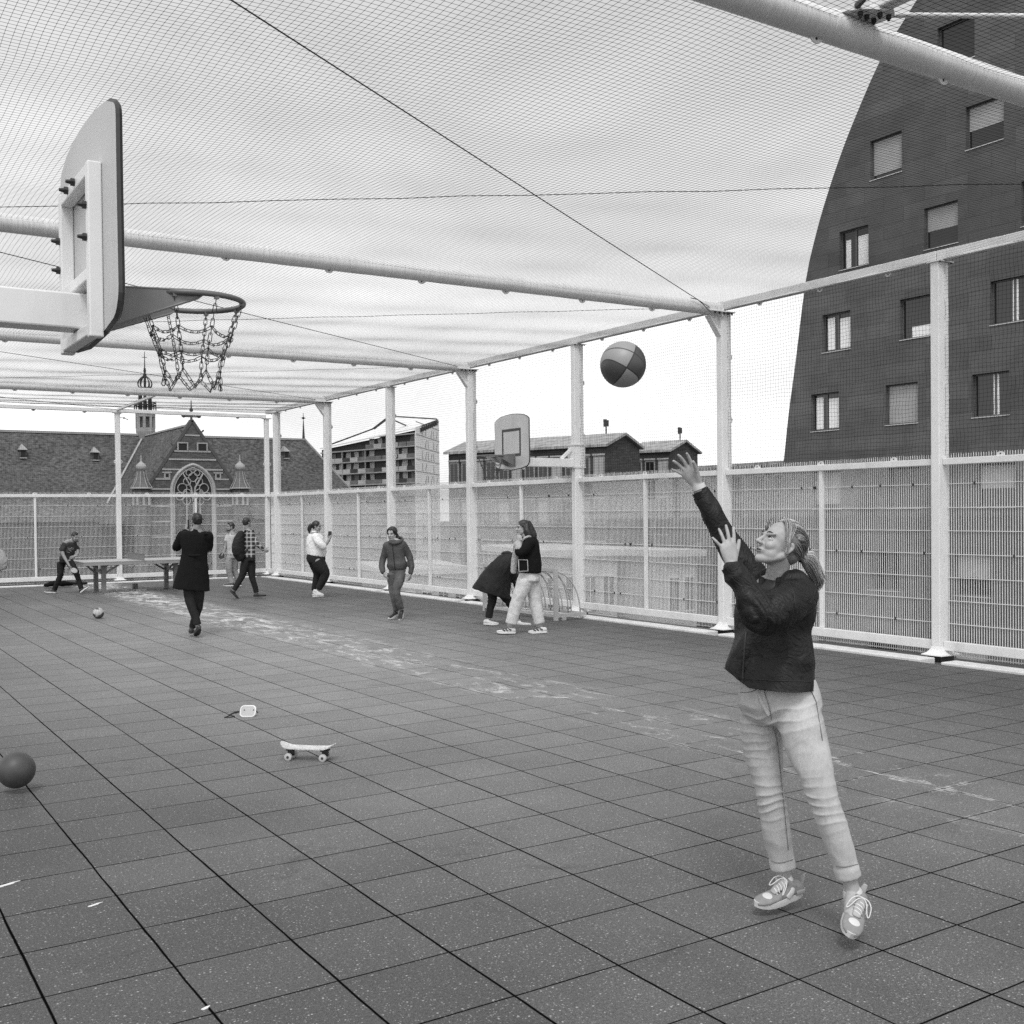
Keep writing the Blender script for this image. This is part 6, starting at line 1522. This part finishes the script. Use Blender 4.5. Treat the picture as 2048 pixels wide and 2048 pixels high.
def church():
    xg, Yg, za = 29.15, 95.0, 10.5; hw = 5.05; zee = 2.95
    RY, RZ, EY, EZ = 112.0, 10.25, 104.6, 1.3
    t = thing('brick_church', 'old brick church with long slate roof, gothic gable window and slim belfry', 'church', (xg, Yg, GZ))
    up = V3(0, 0, 1)
    # nave
    XL, XR, XH = -35.0, 47.1, 52.4
    w = MB(); w.prism([(XL, EY + .25, GZ), (XR + 5, EY + .25, GZ), (XR + 5, 2 * RY - EY - .25, GZ), (XL, 2 * RY - EY - .25, GZ)], (0, 0, EZ - GZ)); obj('wall', w, M_cbr, t)
    r = MB(); BYy = 2 * RY - EY
    r.add([(XL, EY, EZ), (XH, EY, EZ), (XR, RY, RZ), (XL, RY, RZ), (XH, BYy, EZ), (XL, BYy, EZ)], [(0, 1, 2, 3), (1, 4, 2), (4, 5, 3, 2), (0, 3, 5), (0, 5, 4, 1)])
    rf = obj('roof', r, M_slate, t)
    rd = MB(); rd.bar((XL, RY, RZ + .05), (XR, RY, RZ + .05), .35, .22); rd.bar((XR, RY, RZ + .04), (XH, EY, EZ + .08), .22, .14); rd.bar((XR, RY, RZ + .04), (XH, BYy, EZ + .08), .22, .14); obj('ridge_tiles', rd, M_lead, rf)
    fn = MB(); fn.tube([(XR - .2, RY, RZ), (XR - .2, RY, RZ + 2.2)], [.16, .05], 6); fn.tube([(XR - .2, RY, RZ + 2.0), (XR - .2, RY, RZ + 3.1)], .03, 5); fn.bar((XR - .5, RY, RZ + 2.5), (XR + .1, RY, RZ + 2.5), .05, .05); fn.sphere((XR - .2, RY, RZ + 2.5), .16, 8, 6); obj('finial', fn, M_vane, rf)
    # dormers on the nave roof
    def on_roof(px, py):
        lo, hi = EY, RY
        for _ in range(40):
            m = (lo + hi) / 2; p = at_y(px, py, m)
            if p[2] > EZ + (RZ - EZ) * (m - EY) / (RY - EY): lo = m
            else: hi = m
        return at_y(px, py, lo)
    def dormer(px, py, s):
        p = on_roof(px, py); d = MB(); d.box((p[0] - .55 * s, p[1] - .35, p[2] - .25), (p[0] + .55 * s, p[1] + 2.0, p[2] + 1.0 * s)); o = obj('dormer', d, M_slate, t)
        k = MB(); k.add([(p[0] - .75 * s, p[1] - .5, p[2] + .98 * s), (p[0] + .75 * s, p[1] - .5, p[2] + .98 * s), (p[0] + .75 * s, p[1] + 2.2, p[2] + .98 * s), (p[0] - .75 * s, p[1] + 2.2, p[2] + .98 * s), (p[0], p[1] + .3, p[2] + 2.1 * s), (p[0], p[1] + 2.4, p[2] + 2.1 * s)], [(0, 1, 4), (1, 2, 5, 4), (3, 0, 4, 5), (2, 3, 5), (0, 3, 2, 1)]); obj('dormer_roof', k, M_lead, o)
        q = MB(); q.box((p[0] - .38 * s, p[1] - .38, p[2] - .1), (p[0] + .38 * s, p[1] - .352, p[2] + .85 * s)); obj('window', q, M_inner, o)
        l = MB(); l.box((p[0] - .6 * s, p[1] - .45, p[2] - .30), (p[0] + .6 * s, p[1] - .36, p[2] - .2)); obj('sill', l, M_stone, o)
    for q in ((45, 911), (190, 916), (571, 913)): dormer(*q, .55)
    # transept roof and gable
    rz = za - .35
    tr = MB(); sl = (za - zee) / hw
    def xr(z): return hw * (za - z) / (za - zee)
    zb = EZ - .2; xb = xr(zb)
    tr.add([(xg - xb, Yg + .6, zb), (xg, Yg + .6, rz), (xg, RY, rz), (xg - xb, RY, zb), (xg + xb, Yg + .6, zb), (xg + xb, RY, zb)], [(0, 1, 2, 3), (1, 4, 5, 2), (0, 4, 1), (3, 2, 5), (0, 3, 5, 4)])
    obj('transept_roof', tr, slate_mat('slate_roof_side', 'y'), t)
    vl = MB(); vl.bar((xg - .1, RY - .1, rz + .06), (xg - xb * .82, EY + .2 + (RY - EY) * .17, EZ + .25 + (RZ - EZ) * .17), .20, .10); vl.bar((xg, Yg + .6, rz + .05), (xg, RY, rz + .05), .26, .16); obj('valley_lead', vl, M_stone, t)
    gw = MB(); gw.prism([(xg - hw, Yg, GZ), (xg + hw, Yg, GZ), (xg + hw, Yg, zee), (xg, Yg, za), (xg - hw, Yg, zee)], (0, .6, 0)); gable = obj('gable_wall', gw, M_cbr, t)
    cp = MB()
    for s in (-1, 1):
        cp.bar((xg + s * hw * 1.02, Yg + .25, zee - .1), (xg, Yg + .25, za + .06), .26, .62, up=(0, 1, 0))
        for k in range(1, 6):
            u = k / 6; c = V3(xg + s * hw * (1 - u), Yg + .1, zee + (za - zee) * u + .2); cp.bar(c, c + V3(s * .26, 0, .24), .12, .14)
    cp.tube([(xg, Yg + .2, za), (xg, Yg + .2, za + 1.9)], [.12, .04], 6); cp.bar((xg - .75, Yg + .2, za + .45), (xg + .75, Yg + .2, za + .45), .18, .22); cp.sphere((xg, Yg + .2, za + 1.0), .18, 8, 6)
    for s in (-1, 1): cp.sphere((xg + s * .7, Yg + .2, za + .5), .22, 8, 6)
    obj('coping', cp, mat('dark_coping', .07, .7, .2, 2), gable)
    for z in (9.1, 7.62, 6.87, 5.95, 5.07, 4.15, 2.6, 1.2, -.2):
        x = min(xr(z), hw) - .25
        if z < 5.6:
            segs = ((-x, -2.05), (2.05, x))
        else: segs = ((-x, x),)
        for u0, u1 in segs:
            bd = MB(); bd.box((xg + u0, Yg - .06, z), (xg + u1, Yg - .002, z + .14)); obj('stone_band', bd, M_stone, gable)
    for s in (-1, 1):
        q = MB(); c = V3(xg + s * .90, Yg - .02, 7.78); q.box((c[0] - .38, c[1] - .02, c[2]), (c[0] + .38, c[1] + .015, c[2] + .62)); wn = obj('window', q, M_inner, gable)
        f = MB(); f.box((c[0] - .5, c[1] - .08, c[2] + .625), (c[0] + .5, c[1] + .015, c[2] + .74)); f.box((c[0] - .5, c[1] - .08, c[2]), (c[0] - .385, c[1] + .015, c[2] + .62)); f.box((c[0] + .385, c[1] - .08, c[2]), (c[0] + .5, c[1] + .015, c[2] + .62)); obj('surround', f, M_stone, wn)
        q = MB(); c = V3(xg + s * 2.35, Yg - .03, 5.2); q.box((c[0] - .28, c[1] - .04, c[2]), (c[0] + .28, c[1] + .02, c[2] + .48)); q.box((c[0] - .42, c[1] - .07, c[2] + .483), (c[0] + .42, c[1] + .02, c[2] + .6)); nb = obj('niche', q, M_stone, gable)
        k = MB(); k.box((c[0] - .14, c[1] - .05, c[2] + .1), (c[0] + .14, c[1] - .041, c[2] + .42)); obj('niche_slot', k, M_inner, nb)
    # pointed window with tracery
    zs, R = 2.0, 1.85
    def arch(rad, n=14):
        o = []; cx_ = rad * .32; rr = rad + cx_
        for s in (1, -1):
            am = math.acos(cx_ / rr); rng_ = np.linspace(0, am, n) if s == 1 else np.linspace(am, 0, n)
            for a_ in rng_: o.append((s * (-cx_ + rr * cos(a_)), rr * sin(a_)))
        return o
    zs = 3.95
    def AP(pts, y): return [V3(xg + x, y, zs + z) for x, z in pts]
    q = MB(); q.prism(AP([(R, -8), ] + arch(R) + [(-R, -8)], Yg - .03), (0, .02, 0)); wn = obj('gothic_window', q, M_inner, gable)
    m_ = MB(); m_.tube(AP([(R + .12, -8)] + arch(R + .12) + [(-R - .12, -8)], Yg - .06), .17, 6); m_.tube(AP([(R - .1, -8)] + arch(R - .1) + [(-R + .1, -8)], Yg - .08), .07, 5); obj('arch_stone', m_, M_stone, wn)
    tc = MB(); Y_ = Yg - .09
    for x in (-R / 3, R / 3, 0): tc.tube([V3(xg + x, Y_, zs - 8), V3(xg + x, Y_, zs + (.1 if x else -.9))], .06, 5)
    tc.tube([V3(xg, Y_, zs - .9), V3(xg + .18, Y_, zs + .4), V3(xg + .95, Y_, zs + 1.75)], .085, 5); tc.tube([V3(xg, Y_, zs - .9), V3(xg - .18, Y_, zs + .4), V3(xg - .95, Y_, zs + 1.75)], .085, 5)
    for cx_, cz_, rr in ((-1.0, .35, .42), (-.55, .95, .34), (1.0, .35, .42), (.55, .95, .34), (0, 1.35, .40), (-.38, 1.75, .26), (.38, 1.75, .26), (0, 2.05, .25), (-1.25, -.4, .36), (-.55, -.1, .36), (.55, -.1, .36), (1.25, -.4, .36), (-.62, -.8, .36), (.62, -.8, .36)):
        tc.tube([V3(xg + cx_ + rr * cos(a_), Y_, zs + cz_ + rr * sin(a_)) for a_ in np.linspace(0, 2 * pi, 13)[:-1]], .045, 4, closed=True)
    obj('tracery', tc, M_stone, wn)
    # corner turrets with bulbous caps
    for px_, py_ in ((282.5, 0), (480, 0)):
        X = at_y(px_, 950, Yg - .4)[0]
        zc = lambda y: at_y(px_, y, Yg - .4)[2]
        c = (X, Yg - .4, 0); b = MB(); b.lathe([(.72, GZ), (.72, zc(993)), (.80, zc(990)), (.80, zc(980)), (.66, zc(979))], c, 8); tu = obj('turret', b, M_cbr, t)
        for k in range(8):
            a_ = 2 * pi * k / 8; o = MB(); o.box((X + 0.7 * cos(a_) - .09, Yg - .4 + 0.7 * sin(a_) - .09, zc(1010)), (X + 0.7 * cos(a_) + .09, Yg - .4 + 0.7 * sin(a_) + .09, zc(993))); obj('corbel', o, M_stone, tu)
        r_ = MB(); r_.lathe([(.92, zc(977)), (.80, zc(974)), (.60, zc(965)), (.44, zc(955)), (.36, zc(945)), (.33, zc(941))], c, 8); obj('turret_roof', r_, mat('turret_slate', .12, .7, .3, 3), tu)
        s_ = MB()
        for k in range(8):
            a_ = 2 * pi * (k + .5) / 8
            s_.tube([V3(X + rr * cos(a_), Yg - .4 + rr * sin(a_), zc(yy) + .03) for rr, yy in ((.93, 977), (.61, 965), (.45, 955), (.37, 944))], .035, 4)
        s_.tube([V3(X + .92 * cos(a_), Yg - .4 + .92 * sin(a_), zc(977)) for a_ in np.linspace(0, 2 * pi, 17)[:-1]], .07, 4, closed=True); obj('ribs', s_, M_stone, tu)
        k_ = MB(); k_.lathe([(.28, zc(942)), (.42, zc(938)), (.47, zc(934)), (.42, zc(930)), (.25, zc(926.5)), (.12, zc(924)), (.06, zc(921)), (.11, zc(919)), (.04, zc(917)), (.025, zc(910))], c, 12); obj('onion_cap', k_, M_stone, tu, smooth=True)
    # belfry (fleche)
    px_ = 291.0; X = at_y(px_, 850, RY)[0]; zc = lambda y: at_y(px_, y, RY)[2]; c = (X, RY, 0)
    b = MB(); b.lathe([(.55, zc(893)), (.62, zc(885)), (.95, zc(866)), (.98, zc(863)), (.98, zc(857)), (.90, zc(856))], c, 8); bf = obj('belfry', b, M_lead, t)
    for k in range(8):
        a_ = 2 * pi * (k + .5) / 8; o = MB(); o.bar((X + .86 * cos(a_), RY + .86 * sin(a_), zc(857)), (X + .86 * cos(a_), RY + .86 * sin(a_), zc(826)), .24, .24); obj('column', o, M_lead, bf)
    h = MB(); h.lathe([(.88, zc(835)), (.98, zc(834)), (.98, zc(827)), (1.12, zc(826)), (1.12, zc(823)), (.9, zc(822))], c, 8)
    obj('belfry_head', h, M_lead, bf)
    p_ = MB(); p_.lathe([(.42, zc(857)), (.42, zc(823))], c, 8); obj('bell_core', p_, mat('belfry_core', .16, .8, .2, 3), bf)
    l_ = MB(); l_.tube([V3(X + 1.08 * cos(a_), RY + 1.08 * sin(a_), zc(811)) for a_ in np.linspace(0, 2 * pi, 17)[:-1]], .05, 4, closed=True)
    l_.tube([V3(X + 1.08 * cos(a_), RY + 1.08 * sin(a_), zc(806)) for a_ in np.linspace(0, 2 * pi, 17)[:-1]], .05, 4, closed=True)
    for k in range(8):
        a_ = 2 * pi * (k + .5) / 8; l_.tube([V3(X + 1.08 * cos(a_), RY + 1.08 * sin(a_), zc(822)), V3(X + 1.08 * cos(a_), RY + 1.08 * sin(a_), zc(802))], [.08, .03], 5)
        l_.tube([V3(X + .6 * cos(a_), RY + .6 * sin(a_), zc(822)), V3(X + .6 * cos(a_), RY + .6 * sin(a_), zc(779))], .09, 5)
    obj('lantern', l_, M_vane, bf)
    d_ = MB(); d_.lathe([(.66, zc(780)), (.74, zc(779)), (.74, zc(776)), (.6, zc(775))], c, 12); d_.lathe([(.13, zc(822)), (.13, zc(752))], c, 6)
    for k in range(10):
        a_ = 2 * pi * k / 10; d_.tube([V3(X + rr * cos(a_), RY + rr * sin(a_), zc(yy)) for rr, yy in ((.45, 777), (.68, 773), (.74, 768), (.66, 762), (.42, 756.5), (.18, 753), (.1, 749))], .055, 5)
    d_.lathe([(.2, zc(754)), (.1, zc(746)), (.16, zc(741)), (.06, zc(739)), (.045, zc(720)), (.03, zc(703))], c, 8); d_.sphere((X, RY, zc(738)), .13, 8, 6); d_.bar((X - .25, RY, zc(715)), (X + .25, RY, zc(715)), .05, .05)
    obj('crown_spire', d_, M_vane, bf)
church()
# low houses far behind, down to the horizon
# ------------------------------------------------------------------ sky, sun, camera
SUN_EL, SUN_AZ = radians(56), radians(215)      # azimuth measured clockwise from +Y; soft overcast sun behind and left of the camera
def make_world():
    w = bpy.data.worlds.new('World'); scene.world = w; w.use_nodes = True; nt = w.node_tree
    bg = nt.nodes['Background']; out = nt.nodes['World Output']
    sky = nt.nodes.new('ShaderNodeTexSky'); sky.sky_type = 'NISHITA'; sky.sun_disc = False; sky.sun_elevation = SUN_EL; sky.sun_rotation = SUN_AZ
    sky.air_density = 1.0; sky.dust_density = 4.0; sky.ozone_density = 1.0
    bw = nt.nodes.new('ShaderNodeRGBToBW'); nt.links.new(sky.outputs[0], bw.inputs[0])
    tc = nt.nodes.new('ShaderNodeTexCoord'); sep = nt.nodes.new('ShaderNodeSeparateXYZ'); nt.links.new(tc.outputs['Generated'], sep.inputs[0])
    def M(op, a, b=None, clamp=False):
        n = nt.nodes.new('ShaderNodeMath'); n.operation = op; n.use_clamp = clamp
        for i, v in enumerate((a, b)):
            if v is None: continue
            if hasattr(v, 'links'): nt.links.new(v, n.inputs[i])
            else: n.inputs[i].default_value = v
        return n.outputs[0]
    # cloud layer: project the direction on a plane overhead
    den = M('ADD', M('MAXIMUM', sep.outputs[2], 0.0), .12)
    cb = nt.nodes.new('ShaderNodeCombineXYZ'); nt.links.new(M('DIVIDE', sep.outputs[0], den), cb.inputs[0]); nt.links.new(M('DIVIDE', sep.outputs[1], den), cb.inputs[1])
    n1 = nt.nodes.new('ShaderNodeTexNoise'); n1.inputs['Scale'].default_value = 2.1; n1.inputs['Detail'].default_value = 6; n1.inputs['Roughness'].default_value = .52; n1.inputs['Distortion'].default_value = .5; mp = nt.nodes.new('ShaderNodeMapping'); mp.inputs['Scale'].default_value = (1, 1, 2.0); mp.inputs['Location'].default_value = (.35, .1, .2); nt.links.new(tc.outputs['Generated'], mp.inputs['Vector']); nt.links.new(mp.outputs[0], n1.inputs['Vector'])
    mr = nt.nodes.new('ShaderNodeMapRange'); mr.inputs[1].default_value = .32; mr.inputs[2].default_value = .68; mr.inputs[3].default_value = .80; mr.inputs[4].default_value = 1.16; nt.links.new(n1.outputs['Fac'], mr.inputs[0])
    hz = nt.nodes.new('ShaderNodeMapRange'); hz.interpolation_type = 'SMOOTHSTEP'; hz.inputs[1].default_value = .02; hz.inputs[2].default_value = .50; hz.inputs[3].default_value = SKY_H; hz.inputs[4].default_value = SKY_Z; nt.links.new(sep.outputs[2], hz.inputs[0])
    # glow of the hidden sun
    sd = (sin(SUN_AZ) * cos(SUN_EL), cos(SUN_AZ) * cos(SUN_EL), sin(SUN_EL))
    vm = nt.nodes.new('ShaderNodeVectorMath'); vm.operation = 'DOT_PRODUCT'; nt.links.new(tc.outputs['Generated'], vm.inputs[0]); vm.inputs[1].default_value = sd
    gl = M('MULTIPLY', M('POWER', M('MAXIMUM', vm.outputs['Value'], 0.0), 3.0), SKY_G)
    cl = M('ADD', M('MULTIPLY', mr.outputs[0], hz.outputs[0]), gl)
    tot = M('ADD', M('MULTIPLY', cl, .93), M('MULTIPLY', M('MINIMUM', bw.outputs[0], 25.0), .03))
    cc = nt.nodes.new('ShaderNodeCombineColor')
    for i in range(3): nt.links.new(tot, cc.inputs[i])
    nt.links.new(cc.outputs[0], bg.inputs[0]); bg.inputs[1].default_value = .1
SKY_H, SKY_Z, SKY_G = 12.6, 7.0, 9.0
make_world()
sl = bpy.data.lights.new('sun', 'SUN'); sl.energy = 1.5; sl.angle = radians(16); sl.color = (1, 1, 1)
so = bpy.data.objects.new('sun', sl); COL.objects.link(so)
sdv = Vector((sin(SUN_AZ) * cos(SUN_EL), cos(SUN_AZ) * cos(SUN_EL), sin(SUN_EL)))
so.rotation_euler = sdv.to_track_quat('Z', 'Y').to_euler(); so.location = sdv * 60

cd = bpy.data.cameras.new('camera'); cam = bpy.data.objects.new('camera', cd); COL.objects.link(cam)
m = Matrix.Identity(4)
for i in range(3):
    m[i][0] = ROT[0][i]; m[i][1] = ROT[1][i]; m[i][2] = -ROT[2][i]; m[i][3] = CAM[i]
cam.matrix_world = m
cd.sensor_width = 36; cd.sensor_fit = 'HORIZONTAL'; cd.lens = FPX / 2048 * 36
cd.shift_y = (CYP - 1024) / 2048
cd.clip_start = .05; cd.clip_end = 4000
scene.camera = cam
vs = scene.view_settings; vs.view_transform = 'Standard'; vs.look = 'None'; vs.exposure = 0.18; vs.gamma = 1.0
scene.cycles.max_bounces = 8; scene.cycles.transparent_max_bounces = 24
scene.cycles.use_denoising = False
